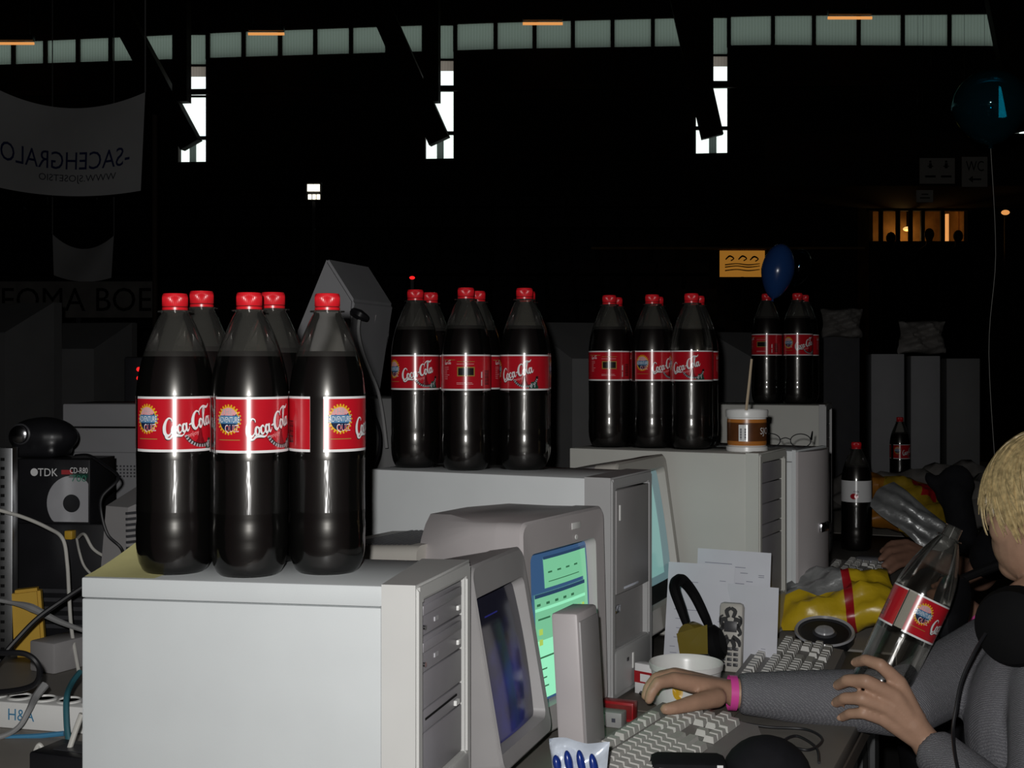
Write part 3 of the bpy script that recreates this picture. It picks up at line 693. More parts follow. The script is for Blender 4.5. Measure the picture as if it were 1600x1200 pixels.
pc4, L4, r4, H4 = tower('computer_tower', 'dim beige computer tower under the farthest cola bottles and balloon', (1113, 631.9), (1291, 633.6), D4, .24, 0, 'case_beige', 'case_grey', .02, style=3, seam=False)
# rounded front skin on the silver tower
b = B(); w_ = .19; rings = []
for z in (.02, H3b*.55, H3b-.002):
    ring_ = []
    for k in range(13):
        y = -.001+(w_+.002)*k/12; x = L3b+.002+.022*(1-((k-6)/6)**2); ring_.append((x, y, z))
    ring_ += [(L3b-.005, w_+.001, z), (L3b-.005, -.001, z)]; rings.append(ring_)
b.loft(rings).build('front_door', 'plastic_pinkgrey', pc3b); B().bx(L3b+.02, L3b+.03, .07, .12, .2, .222, .004).build('chrome_handle', 'chrome', pc3b)
# yellow note under the left bottles, its free corner curling up
b = B(); g = []
for i in range(9):
    g.append([b.bm.verts.new((.086*i/8, .004+.17*k/8, .0004+.030*(k/8)**1.3*max(0, 1-i/8/.62))) for k in range(9)])
for i in range(8):
    for k in range(8): b._f([g[i][k], g[i+1][k], g[i+1][k+1], g[i][k+1]])
o = b.build('paper_note', 'paper_yellow', ang=80); o.location = pc1.matrix_basis @ Vector((.002, .0, H1+.0003)); o.rotation_euler = (0, 0, r1); tag(o, 'yellow paper sheet on the back corner of the nearest white tower', 'paper')

# ------------------------------------------------------------------ CRT monitors
def monitor(label, p_near_top, p_far_top, W, H, tilt=0, depth=.36, mats=('plastic_grey', 'plastic_grey', 'plastic_beige'), bz=.03, bz2=None, top=.035, chin=.055, zlift=.02, arch=.006, screen_mat='screen_off', group='CRT monitors along the table', rz=None, round_=.014):
    """front faces local +x; y runs away from the camera; origin under the near front corner"""
    v = p_far_top-p_near_top; rz = math.atan2(-v.x, v.y) if rz is None else rz
    off = Matrix.Rotation(rz, 3, 'Z') @ Vector((H*math.sin(tilt), 0, 0)); z0_ = p_near_top.z-H*math.cos(tilt)
    t = thing('crt_monitor', label, 'monitor', (p_near_top.x+off.x, p_near_top.y+off.y, DESK), rz, group)
    tm = Matrix.Translation((0, 0, z0_-DESK)) @ Matrix.Rotation(-tilt, 4, 'Y')    # lean back about the foot
    def fin(b, nm, mt, par=t, ang=35):
        bmesh.ops.transform(b.bm, matrix=tm, verts=b.bm.verts[:]); return b.build(nm, mt, par, True, ang)
    hx = H*math.sin(tilt)
    def rrect(x, y0, y1, z0, z1, rad, ar=0, n=5):
        pts = []
        for cy, cz, a0 in ((y1-rad, z1-rad, 0), (y0+rad, z1-rad, 90), (y0+rad, z0+rad, 180), (y1-rad, z0+rad, 270)):
            for k in range(n):
                a = R(a0+90*k/(n-1)); y = cy+rad*math.cos(a); z = cz+rad*math.sin(a)
                if z > (z0+z1)/2: z += ar*(1-((2*y-y0-y1)/(y1-y0))**2)
                pts.append((x, y, z))
        return pts
    iy0, iy1, iz0, iz1 = bz, W-(bz2 or bz), chin, H-top
    b = B(); xo = 0
    rings = [rrect(-.045, 0, W, 0, H, round_, arch), rrect(-.004, 0, W, 0, H, round_, arch), rrect(0, .004, W-.004, .004, H-.004, round_, arch), rrect(-.002, iy0-.006, iy1+.006, iz0-.006, iz1+.006, .012), rrect(-.02, iy0, iy1, iz0, iz1, .010)]
    b.loft(rings, cap=False); fin(b, 'bezel', mats[0])
    b = B(); hs = [(-.045, .002, W-.002, .002, H-.001, round_), (-.09, .004, W-.004, .004, H-.004, round_), (-.15, .02, W-.02, .012, H-.012, .03), (-.21, .045, W-.045, .025, H-.035, .04)]
    b.loft([rrect(x, a, c, z0, z1, r_, arch*(1+k*1.2)) for k, (x, a, c, z0, z1, r_) in enumerate(hs)]); fin(b, 'housing', mats[1])
    b = B(); b.loft([rrect(-.19, .012, W-.03, .01, H*.875, .015), rrect(-depth+.02, .014, W-.04, .02, H*.85, .015), rrect(-depth, .02, W-.05, .03, H*.83, .015)]); rb = fin(b, 'rear_cover', mats[2])
    for k in range(14):
        x = -.215-k*.0095
        if x < -depth+.03: break
        b = B().bx(x-.002, x+.002, .03, W-.055, H*.80, H*.875+.0015-(-.19-x)*.025*H/(depth-.21)); fin(b, 'vent_slat', 'plastic_dark', rb)
    b = B(); n = 8; g = []                      # bulged glass
    for i in range(n+1):
        row = []
        for j in range(n+1):
            u_, v_ = 2*i/n-1, 2*j/n-1; row.append(b.bm.verts.new((-.018+.008*(1-(u_*u_+v_*v_)/2), iy0+(iy1-iy0)*i/n, iz0+(iz1-iz0)*j/n)))
        g.append(row)
    for i in range(n):
        for j in range(n): b._f([g[i][j], g[i+1][j], g[i+1][j+1], g[i][j+1]])
    sc = fin(b, 'screen', screen_mat)
    b = B(); b.lathe([(.10, 0), (.10, .006), (.06, .012), (.05, max(.014, z0_-DESK))], 28, Matrix.Translation((-.14, W/2, 0)))
    b.build('swivel_base', mats[0], t)
    def img(u0, u1, v0, v1, mt, lay=1):        # an area of the lit picture, u across, v up (0..1)
        b = B(); n = 4; gg = []
        for i in range(n+1):
            row = []
            for j in range(n+1):
                uu, vv = u0+(u1-u0)*i/n, v0+(v1-v0)*j/n; a_, c_ = 2*uu-1, 2*vv-1
                row.append(b.bm.verts.new((-.018+.008*(1-(a_*a_+c_*c_)/2)+.0006*lay, iy0+(iy1-iy0)*uu, iz0+(iz1-iz0)*vv)))
            gg.append(row)
        for i in range(n):
            for j in range(n): b._f([gg[i][j], gg[i+1][j], gg[i+1][j+1], gg[i][j+1]])
        return fin(b, 'picture_area', mt, sc)
    return t, img, fin, (iy0, iy1, iz0, iz1)
screen('screen_dark', (.004, .004, .012), 1); screen('screen_navy', lin(30, 32, 92)); screen('screen_desk', lin(52, 82, 118)); screen('screen_green', lin(118, 190, 148)); screen('screen_mint', lin(150, 235, 190)); screen('screen_title', lin(38, 62, 92)); screen('screen_text', lin(50, 100, 70)); screen('screen_icon', lin(170, 200, 90)); screen('screen_cyan', lin(112, 152, 148)); screen('screen_teal', lin(84, 108, 112)); screen('screen_grey', lin(70, 74, 96))
# monitor A beside the nearest tower, nearly dark screen
pA, qA = P(735, 888, 1.63), P(817, 853, 1.83)
mA, imgA, finA, rcA = monitor('CRT monitor with nearly dark blue screen right beside the nearest tower', pA, qA, (qA-pA).xy.length, pA.z-DESK-.045, R(10), .30, ('plastic_grey', 'plastic_grey', 'plastic_beige'), .007, .020, .046, .03, screen_mat='screen_dark', zlift=0)
# monitor B, lit green windows
pB, qB = P(815, 821, 1.84), P(944, 790, 2.085)
mB, imgB, finB, rcB = monitor('CRT monitor showing green file windows in front of the second tower', pB, qB, (qB-pB).xy.length, pB.z-DESK-.02, R(1.5), .40, ('plastic_pinkgrey', 'plastic_pinkgrey', 'plastic_beige'), .034, .036, .052, .045, screen_mat='screen_desk', zlift=0, arch=.012)
# monitor C beyond the second tower
pC, qC = P(963, 725, 2.35), P(1040, 700, 2.62)
mC, imgC, finC, rcC = monitor('CRT monitor with tilted pale cyan screen beyond the second tower', pC, qC, (qC-pC).xy.length, pC.z-DESK-.055, R(8), .32, ('plastic_beige', 'plastic_grey', 'plastic_grey'), .02, .02, .03, .05, screen_mat='screen_teal', zlift=0)

# ------------------------------------------------------------------ what the screens show
m = M['screen_dark']; nt = m.node_tree; bs = nt.nodes['Principled BSDF']; tc = nt.nodes.new('ShaderNodeTexCoord'); mp = nt.nodes.new('ShaderNodeMapping')
mp.inputs['Location'].default_value = (-.3, -.8, -.25); mp.inputs['Scale'].default_value = (.6, 1.6, 1.25); gr = nt.nodes.new('ShaderNodeTexGradient'); gr.gradient_type = 'SPHERICAL'
nz = nt.nodes.new('ShaderNodeTexNoise'); nz.inputs['Scale'].default_value = 3.2; mm = nt.nodes.new('ShaderNodeMath'); mm.operation = 'MULTIPLY'
rp = nt.nodes.new('ShaderNodeValToRGB'); rp.color_ramp.elements[0].color = (.0035, .0035, .008, 1); rp.color_ramp.elements[1].color = lin(22, 26, 96); rp.color_ramp.elements[0].position = .12; rp.color_ramp.elements[1].position = .5
nt.links.new(tc.outputs['Generated'], mp.inputs[0]); nt.links.new(mp.outputs[0], gr.inputs[0]); nt.links.new(tc.outputs['Generated'], nz.inputs[0]); nt.links.new(gr.outputs['Fac'], mm.inputs[0]); nt.links.new(nz.outputs['Fac'], mm.inputs[1]); nt.links.new(mm.outputs[0], rp.inputs[0]); nt.links.new(rp.outputs[0], bs.inputs['Emission Color'])
imgA(.25, .5, .86, .87, 'screen_navy')
imgB(.26, .97, .76, .96, 'screen_green', 1); imgB(.26, .97, .955, .975, 'screen_title', 2); imgB(.90, .97, .1, .96, 'screen_green', 1)
imgB(.10, .90, .42, .735, 'screen_green', 3); imgB(.10, .90, .02, .42, 'screen_mint', 3); imgB(.10, .90, .71, .735, 'screen_title', 4); imgB(.10, .90, .62, .64, 'screen_mint', 4)
def many(img, areas, mt, lay, nm='picture_area'):
    for a in areas: img(*a, mt, lay)
many(imgB, [(.12+.13*k, .17+.13*k, .655, .672) for k in range(5)]+[(.3+.14*k, .36+.14*k, .86, .872) for k in range(4)]+[(.3, .8, .80, .806)]+[(.13, .36, .30, .312), (.13, .25, .22, .23), (.13, .25, .16, .17), (.13, .28, .10, .11), (.13, .3, .56, .572)], 'screen_text', 5)
many(imgB, [(.45+.095*k, .49+.095*k, y, y+.035) for k in range(5) for y in (.545, .33, .20)]+[(.14, .19, .46, .5), (.14, .19, .39, .43)], 'screen_icon', 5)
many(imgB, [(.44+.095*k, .50+.095*k, y-.018, y-.010) for k in range(5) for y in (.545, .33, .20)], 'screen_text', 5)
imgC(.02, .8, .2, .92, 'screen_cyan', 1); imgC(.02, .6, .80, .815, 'screen_title', 2); imgC(.05, .5, .62, .63, 'screen_title', 2); imgC(.05, .48, .58, .588, 'screen_title', 2)
many(imgC, [(.04, .28, y, y+.01) for y in (.54, .46, .42, .33, .28, .24)], 'screen_title', 2)
imgC(.05, .95, -.0, .14, 'plastic_black', 2)
# ring of small keys under monitor B's bezel logo
b = B(); finB(b.bx(-.0, .0012, .16, .19, .293, .303, .0004), 'brand_badge', 'white_plastic', mB); finB(B().lathe([(.004, 0), (.004, .0015)], 12, Matrix.Translation((0, .175, .28)) @ Matrix.Rotation(R(90), 4, 'Y')), 'tuning_dot', 'white_plastic', mB)
# ------------------------------------------------------------------ desk things
def at_desk(px, py, z=DESK): d = (EYE-z)*F/(py-Y0); return P(px, py, d)
# slim upright speaker between monitors A and B
p = P(903, 955, 1.78); t = thing('desktop_speaker', 'slim tall pale grey desktop speaker standing between two monitors', 'speaker', (p.x, p.y, DESK), R(-24)); Hs = p.z-DESK
b = B(); lean = R(6)
def leanb(b): bmesh.ops.transform(b.bm, matrix=Matrix.Rotation(lean*.0-R(3.4), 4, 'Y'), verts=b.bm.verts[:]); return b
leanb(B().bx(-.02, .02, -.020, .06, .006, Hs, .005)).build('cabinet', 'plastic_pinkgrey', t); leanb(B().bx(.0185, .0225, -.016, .056, .03, Hs-.012, .002)).build('grille', 'plastic_grey', t)
leanb(B().bx(-.0205, -.0185, -.014, .054, .012, Hs-.006, .001)).build('rear_panel', 'white_plastic', t); B().bx(-.03, .05, -.028, .068, 0, .008, .003).build('foot', 'plastic_dark', t)
# blue and white wrapper, bottom edge of frame
p = P(905, 1160, 1.60)
t = thing('snack_wrapper', 'blue and white shiny wrapper standing crumpled before the dark monitor', 'wrapper', (p.x, p.y, DESK), R(-18)); Hw = p.z-DESK
def pillow(W, H, D, seed=0, nx=14, nz=18, crumple=.004):
    rnd = random.Random(seed); ph = [rnd.uniform(0, 6.28) for _ in range(8)]
    def s_(u, v, side):
        e = max(0, (1-abs(u)**3)*(1-abs(v)**4))
        off = D*e**.6*side+crumple*(math.sin(5*u+ph[0]+3*v)+math.sin(9*v+ph[1]-4*u)+.7*math.sin(14*u+11*v+ph[2]))*(.4+e)
        return (u*W/2*(1-.06*math.sin(3*v+ph[3])), off, v*H/2*(1-.05*math.sin(4*u+ph[4])))
    return s_, nx, nz
def pillow_bm(W, H, D, seed=0, crumple=.004, mats=None, nx=14, nz=18):
    s_, nx, nz = pillow(W, H, D, seed, nx, nz, crumple); b = B()
    for side in (-1, 1):
        g = [[b.bm.verts.new(s_(2*i/nx-1, 2*j/nz-1, side)) for j in range(nz+1)] for i in range(nx+1)]
        for i in range(nx):
            for j in range(nz):
                if mats: b.m(mats(2*(i+.5)/nx-1, 2*(j+.5)/nz-1, side))
                b._f([g[i][j], g[i+1][j], g[i+1][j+1], g[i][j+1]])
    bmesh.ops.remove_doubles(b.bm, verts=b.bm.verts[:], dist=1e-4); return b
b = pillow_bm(.075, Hw, .014, 4, .0022); bmesh.ops.translate(b.bm, verts=b.bm.verts[:], vec=(0, 0, Hw/2+.002)); b.build('bag', 'foil_white', t, ang=60)
for k, (x, z, h) in enumerate([(-.024, Hw-.024, .022), (-.009, Hw-.021, .030), (.007, Hw-.020, .032), (.023, Hw-.022, .030), (-.015, Hw-.07, .03), (.012, Hw-.065, .03)]):
    B().ell((x, -.0165, z), (.0052, .0065, h/2), Euler((0, R(-12), 0)), 14, 10).build('blue_print', 'foil_blue', t)
# mint-red pack and small grey device by the second tower
p = at_desk(955, 1140); t = thing('card_pack', 'small dark red box standing at the foot of the second tower', 'box', (p.x+.012, p.y+.05, DESK), R(-24))
B().bx(-.03, .028, 0, .022, 0, .03, .001).build('carton', 'bag_red', t); B().bx(-.028, .026, -.0004, .0, .004, .026).build('front_print', 'label_deepred', t)
t = thing('grey_gadget', 'little grey gadget with white button beside the red box', 'gadget', (p.x-.004, p.y+.012, DESK), R(-24))
B().bx(-.028, .022, 0, .026, 0, .024, .002).build('case', 'plastic_grey', t); B().bx(-.022, -.004, -.002, 0, .003, .02, .0008).build('button', 'white_plastic', t); B().bx(.006, .012, -.0008, 0, .009, .015).build('mark', 'ink_dark', t)
# keyboards
def keyboard(label, c, rz, L=.45, Wd=.16, body='keyboard_body', z=DESK, rows=6):
    t = thing('keyboard', label, 'keyboard', (c.x, c.y, z), rz, 'keyboards on the tables')
    # local x: towards the user, y: along the row
    B().prism([(-Wd/2, -L/2, 0), (Wd/2, -L/2, 0), (Wd/2, L/2, 0), (-Wd/2, L/2, 0)], [(-Wd/2+.004, -L/2+.004, .03), (Wd/2-.004, -L/2+.004, .014), (Wd/2-.004, L/2-.004, .014), (-Wd/2+.004, L/2-.004, .03)]).build('case', body, t, smooth=False)
    sl = math.atan2(-.016, Wd); me = {}
    def key(x, y, w_):
        k = round(w_, 4)
        if k not in me:
            b = B(); b.prism([(-.0085, -w_/2+.0008, 0), (.0085, -w_/2+.0008, 0), (.0085, w_/2-.0008, 0), (-.0085, w_/2-.0008, 0)], [(-.0065, -w_/2+.003, .009), (.006, -w_/2+.003, .009), (.006, w_/2-.003, .009), (-.0065, w_/2-.003, .009)]); me[k] = me_of(b, 'key', 'key_cap', 20)
        o = link('key', me[k], t); o.location = (x, y, .0225-.016*x/Wd-.0); o.rotation_euler = (0, -sl, 0)
    u = .019; x0 = -Wd/2+.026
    def row(x, spec, y):                     # spec: widths in key units, negative = gap
        for w_ in spec:
            if w_ < 0: y += -w_*u; continue
            key(x, y+w_*u/2, w_*u); y += w_*u
    ys = -L/2+.012; sgn = 1
    R_ = [[1, -1, 1, 1, 1, 1, -.5, 1, 1, 1, 1, -.5, 1, 1, 1, 1, -.25, 1, 1, 1], [1]*13+[2, -.25, 1, 1, 1, -.25, 1, 1, 1, 1], [1.5]+[1]*12+[1.5, -.25, 1, 1, 1, -.25, 1, 1, 1], [1.75]+[1]*11+[2.25, -3.5, 1, 1, 1], [2.25]+[1]*10+[2.75, -1.25, 1, -1.25, 1, 1, 1, 1], [1.5, 1, 1.5, 6, 1.5, 1, 1.5, -1.25+.0, 1, 1, 1, -.25, 2, 1]]
    for r_, spec in enumerate(R_): row(x0+(.026 if r_ else 0)+max(0, r_-1)*.0195+(0 if r_ else -.002), spec, ys)
    for k in range(3): B().lathe([(.0015, .0295), (.0015, .0305)], 8, Matrix.Translation((-Wd/2+.012, L/2-.03-k*.022, -.002))).build('indicator', 'white_plastic', t)
    return t
kA = keyboard('beige keyboard at the bottom of the frame under the reaching hand', at_desk(1025, 1174, .76), R(-29), .44, .165)
kB = keyboard('grey keyboard behind the reaching forearm', at_desk(1232, 1040, .765), R(-20), .44, .16)
kC = keyboard('far grey keyboard under the dark hand beside the white-label bottle', at_desk(1330, 898, .76), R(-22), .42, .15)
# mouse under the hand with glowing red underside, and its pad
p = at_desk(1062, 1098, DESK+.004); o = B().bx(-.10, .10, -.09, .10, 0, .003, .001).build('mouse_pad', 'desk_edge'); o.location = (p.x+.01, p.y+.02, DESK+.0003); o.rotation_euler = (0, 0, R(-23)); tag(o, 'thin brown mouse pad under the reaching hand', 'mouse pad')
t = thing('computer_mouse', 'grey optical mouse under the reaching hand', 'mouse', (p.x-.005, p.y, DESK+.0036), R(-23))
b = B(); b.ell((0, 0, .010), (.055, .031, .026)); bmesh.ops.bisect_plane(b.bm, geom=b.bm.verts[:]+b.bm.edges[:]+b.bm.faces[:], plane_co=(0, 0, .0004), plane_no=(0, 0, -1), clear_outer=True); b.build('shell', 'plastic_grey', t)
for k in range(6): B().ell((.034+k*.0058, -.0335+.0009*k*k*.6, .004), (.0022, .0016, .0016), None, 8, 6).build('red_glow', 'led_red', t)
B().tube([(-.053, 0, .01), (-.07, .02, .004), (-.072, .05, .003), (-.07, .08, .003)], .002, 6).build('cable', 'cable_black', t)
# white tub with fruit print
p = P(1072, 1034, 2.13); h = p.z-DESK; r_ = .0605
t = thing('plastic_tub', 'round white plastic tub with red and yellow print behind the hand', 'tub', (p.x, p.y, DESK), 0)
B().lathe([(r_*.82, .0), (r_*.84, .002), (r_*.96, h-.012), (r_*1.0, h-.010), (r_*1.02, h-.001), (r_, h), (r_*.97, h-.002), (r_*.93, h-.012), (r_*.80, .004), (.001, .004)], 48, cap1=False).build('tub', 'tub_white', t)
def wrap(b, r0, h_, mt, a, z, ra, rz_, n=20):
    b.m(mt)
    for k in range(n):
        f = lambda q: ((r0(z+rz_*math.sin(q)))*math.cos(a+ra*math.cos(q)), (r0(z+rz_*math.sin(q)))*math.sin(a+ra*math.cos(q)), z+rz_*math.sin(q))
        q0, q1 = 2*math.pi*k/n, 2*math.pi*(k+1)/n; rc = r0(z); b.poly([(rc*math.cos(a), rc*math.sin(a), z), f(q0), f(q1)])
rt = lambda z: r_*(.84+.12*z/(h-.012))+.0006; rt2 = lambda z: rt(z)+.0004
for a, mt1, mt2 in [(R(-158), 'label_yellow', 'bag_red'), (R(-112), 'label_yellow', 'label_yellow'), (R(-66), 'bag_red', 'label_yellow'), (R(-52), 'label_yellow', 'bag_red'), (R(-20), 'bag_red', 'label_yellow')]:
    b = B(); wrap(b, rt, h, mt1, a, h*.5, .16, .014); wrap(b, rt2, h, mt2, a+.03, h*.52, .08, .008); b.build('fruit_print', None, t)
# small red and white pack left of the tub
p = P(1012, 1052, 2.2); t = thing('candy_box', 'small red and white candy box left of the white tub', 'box', (p.x, p.y, DESK), R(-40))
B().bx(-.02, .02, -.01, .01, 0, .055, .001).build('carton', 'label_white', t); B().bx(-.0206, .0206, -.0106, .0106, .022, .042).build('red_band', 'bag_red', t); b = B(); b.bx(-.008, .012, -.0112, -.0106, .025, .038).build('mark', 'label_white', t)
# headphones leaning by monitor C
p = P(1095, 1030, 2.3); t = thing('headphones', 'black headphones with amber cup lying behind the white tub', 'headphones', (p.x, p.y, DESK), 0)
q = lambda px, py, d: P(px, py, d)-Vector((p.x, p.y, DESK))
B().tube([q(1076, 985, 2.27), q(1064, 950, 2.29), q(1054, 920, 2.31), q(1058, 908, 2.33), q(1068, 908, 2.35), q(1085, 930, 2.36), q(1102, 965, 2.35), q(1112, 990, 2.32)], [.006, .009, .010, .011, .011, .010, .009, .006], 10).build('headband', 'rubber_black', t)
b = B(); c0 = q(1082, 997, 2.25); b.lathe([(.020, -.016), (.026, -.014), (.029, .0), (.024, .014), (.012, .016)], 28, Matrix.Translation(c0) @ Euler((R(20), R(-80), R(15))).to_matrix().to_4x4()).build('amber_cup', 'amber', t)
b = B(); b.prism([q(1057, 990, 2.235), q(1062, 1022, 2.235), q(1106, 1022, 2.21), q(1105, 976, 2.21)], [q(1059, 990, 2.262), q(1064, 1022, 2.262), q(1106, 1022, 2.245), q(1105, 976, 2.245)]).build('amber_shell', 'amber', t, smooth=False)
b = B(); b.lathe([(.020, -.014), (.030, -.010), (.031, .004), (.022, .013)], 28, Matrix.Translation(q(1118, 1004, 2.25)) @ Euler((R(10), R(75), R(-10))).to_matrix().to_4x4()).build('ear_pad', 'rubber_black', t)
B().tube([q(1118, 1025, 2.25), q(1120, 1036, 2.2), q(1000, 1044, 2.28)], .002, 6).build('cable', 'cable_black', t)
# papers leaning on the beige tower
def sheet(label, c, w_, h_, rz, back, lines, seed):
    """c: bottom centre on the desk; leans back by `back` radians"""
    rnd = random.Random(seed); t = thing('paper_sheet', label, 'paper', c, rz, 'papers leaning on the beige tower')
    mx = Matrix.Rotation(-back, 4, 'X'); b = B(); n = 10; g = []
    f = lambda u_, v_, o=0: mx @ Vector((u_*w_, -.004*math.sin(math.pi*(u_+.5))-.003*v_*v_-o, v_*h_))
    for i in range(n+1): g.append([b.bm.verts.new(f(i/n-.5, j/n)) for j in range(n+1)])
    for i in range(n):
        for j in range(n): b._f([g[i][j], g[i+1][j], g[i+1][j+1], g[i][j+1]])
    o = b.build('page', 'paper_white', t); b = B()
    for (u0, u1, v) in lines:
        b.poly([f(u0, v, .0009), f(u1, v, .0009), f(u1, v+.006, .0009), f(u0, v+.006, .0009)])
    o2 = b.build('print', 'ink_grey', o, smooth=False); o2['kind'] = 'stuff'
    return t
rnd = random.Random(5)
def lines(n, dense=.5): return [(-.42+rnd.random()*.1, -.1+rnd.random()*.5, .1+.8*k/n) for k in range(n) if rnd.random() < dense]
al = r3
sheet('large white printed sheet leaning against the beige tower', P(1140, 1030, 2.42).xy.to_3d()+Vector((0, 0, DESK)), .145, .215, al, R(8), lines(34, .8)+[(-.45, .42, .78), (-.45, .42, .795)], 1)
sheet('white folded sheet in front of the others, left by the tilted screen', P(1088, 1030, 2.42).xy.to_3d()+Vector((0, 0, DESK)), .13, .19, al+R(4), R(12), lines(26, .4), 2)
sheet('blank white sheet behind the mobile phone, lower right of papers', P(1172, 1025, 2.385).xy.to_3d()+Vector((0, 0, DESK)), .10, .155, al-R(3), R(7), lines(10, .3), 3)
# mobile phone with black tribal pattern
p = P(1139, 1012, 2.36); t = thing('mobile_phone', 'mobile phone with black tribal pattern propped against the papers', 'phone', (p.x, p.y, DESK), R(-22)); t.rotation_euler = (R(-9), 0, R(-22))
B().bx(-.023, .023, 0, .018, .0, .128, .008).build('shell', 'plastic_beige', t)
b = B(); f = lambda x, y: (x, -.0006, y)
b.m('plastic_black')
for sgn in (-1, 1):
    for st in [[(0, .118, .006), (sgn*.008, .112, .008), (sgn*.004, .100, .006)], [(sgn*.006, .098, .008), (sgn*.018, .094, .008), (sgn*.012, .080, .006)], [(sgn*.010, .088, .01), (sgn*.019, .074, .006), (sgn*.014, .068, .004)], [(sgn*.004, .066, .008), (sgn*.016, .058, .008), (sgn*.018, .048, .004)], [(sgn*.003, .062, .01), (sgn*.008, .05, .008), (sgn*.004, .042, .004)], [(sgn*.014, .104, .003), (sgn*.0195, .1, .004), (sgn*.02, .09, .003)]]:
        add_ribbon(b, st, f, 4)
b.build('pattern', None, t); B().bx(-.012, .012, -.0012, 0, .074, .094, .0005).build('display', 'plastic_dark', t)
for r_ in range(4):
    for c_ in range(3): B().bx(-.016+c_*.0115, -.007+c_*.0115, -.0018, 0, .012+r_*.0095, .018+r_*.0095, .0008).build('key', 'plastic_dark', t)
# chips bag, folded, with silver inside showing
p = at_desk(1290, 1000); t = thing('chips_bag', 'yellow and red chips bag with crumpled silver end beside the raised bottle', 'bag', (p.x+.04, p.y+.07, DESK), R(-14))
def bm_mats(u, v, s_): return 'bag_silver' if (v > -.15 and u < .12) else ('bag_red' if (.12 <= u < .34) else 'bag_yellow')
b = pillow_bm(.24, .17, .04, 9, .006, bm_mats); bmesh.ops.transform(b.bm, matrix=Matrix.Translation((0, 0, .052)) @ Euler((R(-62), R(-8), 0)).to_matrix().to_4x4(), verts=b.bm.verts[:]); ground(b); b.build('bag', None, t, ang=60)
# black disc with silver rim
p = at_desk(1302, 1022); t = thing('round_speaker', 'round black disc with silver rim behind the grey keyboard', 'speaker', (p.x, p.y+.07, DESK), R(-10))
mx = Matrix.Translation((0, 0, .026)) @ Euler((R(18), 0, 0)).to_matrix().to_4x4()
B().lathe([(.052, -.022), (.058, -.012), (.058, .002)], 40, mx).build('body', 'plastic_black', t); B().lathe([(.0565, .001), (.060, .004), (.058, .008), (.053, .005)], 40, mx, False, False).build('silver_rim', 'label_silver', t); B().lathe([(.054, .003), (.03, -.001), (.024, .002), (.02, .006), (.002, .009)], 36, mx, False).build('cone', 'plastic_dark', t); B().lathe([(.02, .0055), (.017, .009), (.001, .011)], 24, mx, False).build('dust_cap', 'label_silver', t)
# black things along the bottom edge
p = at_desk(1198, 1216, DESK+.0); t = thing('black_hat', 'black rounded hat lying on the table edge at the bottom', 'hat', (p.x, p.y, DESK), 0)
b = B(); b.ell((0, 0, 0), (.062, .055, .058)); bmesh.ops.bisect_plane(b.bm, geom=b.bm.verts[:]+b.bm.edges[:]+b.bm.faces[:], plane_co=(0, 0, .0005), plane_no=(0, 0, -1), clear_outer=True); b.build('crown', 'cloth_black', t); B().lathe([(.05, 0), (.085, .002), (.085, .006), (.05, .008)], 24, Matrix.Translation((-.03, -.0, 0)), ang=(R(120), R(240))).build('brim', 'cloth_black', t)
p = at_desk(1078, 1222); t = thing('black_pouch', 'black pouch with white tag at the bottom edge', 'pouch', (p.x, p.y, DESK), R(-4))
B().bx(-.055, .05, -.03, .03, 0, .035, .012).build('pouch', 'cloth_black', t); B().bx(.034, .042, -.0312, -.030, .012, .033).build('tag', 'label_white', t)
# snack cup with wooden stick on the beige tower
p = P(1167, 698, 2.66); t = thing('snack_cup', 'brown and white snack cup with wooden stick on the beige tower', 'cup', (p.x, p.y, EYE-D3), 0); hc = .086; rr = .0405
B().lathe([(rr*1.02, 0), (rr*1.06, .002), (rr*1.05, .010), (rr*.97, .012), (rr*.99, hc-.016), (rr*1.06, hc-.015), (rr*1.09, hc-.003), (rr*1.06, hc), (rr*1.0, hc-.002), (rr*.94, hc-.014), (rr*.9, .01), (.001, .01)], 48, cap1=False).build('cup', 'tub_white', t)
B().lathe([(rr*.975, .013), (rr*1.005, .018), (rr*1.005, .022)], 48, None, False, False).build('lower_band', 'tub_orange', t); B().lathe([(rr*1.005, .022), (rr*1.01, .060)], 48, None, False, False).build('sleeve', 'tub_brown', t); B().lathe([(rr*1.01, .060), (rr*1.0, .067)], 48, None, False, False).build('upper_band', 'tub_orange', t)
f = lambda a, z, o=.0006: ((rr*1.012+o)*math.cos(a), (rr*1.012+o)*math.sin(a), z)
b = B(); b.m('label_white'); a0 = R(-112-12)
for k in range(6): b.poly([f(a0+k*.075, .022), f(a0+(k+1)*.075, .022), f(a0+(k+1)*.075, .056), f(a0+k*.075, .056)])
b.m('ink_dark')
for k in range(13): b.poly([f(a0+.07, .026+k*.0018, .001), f(a0+.38, .026+k*.0018, .001), f(a0+.38, .0268+k*.0018+.0004*(k % 3), .001), f(a0+.07, .0268+k*.0018+.0004*(k % 3), .001)])
b.build('barcode', None, t)
b = B(); add_text(b, 'SJO', lambda x, y: f(R(-60)+x/rr, .032+y, .0008), width=.026, height=.018); b.build('lettering', 'label_white', t)
B().tube([(-.01, 0, .012), (.004, .008, hc+.035), (.012, .012, hc+.105)], [.003, .003, .0025], 6).build('stick', 'wood_stick', t)
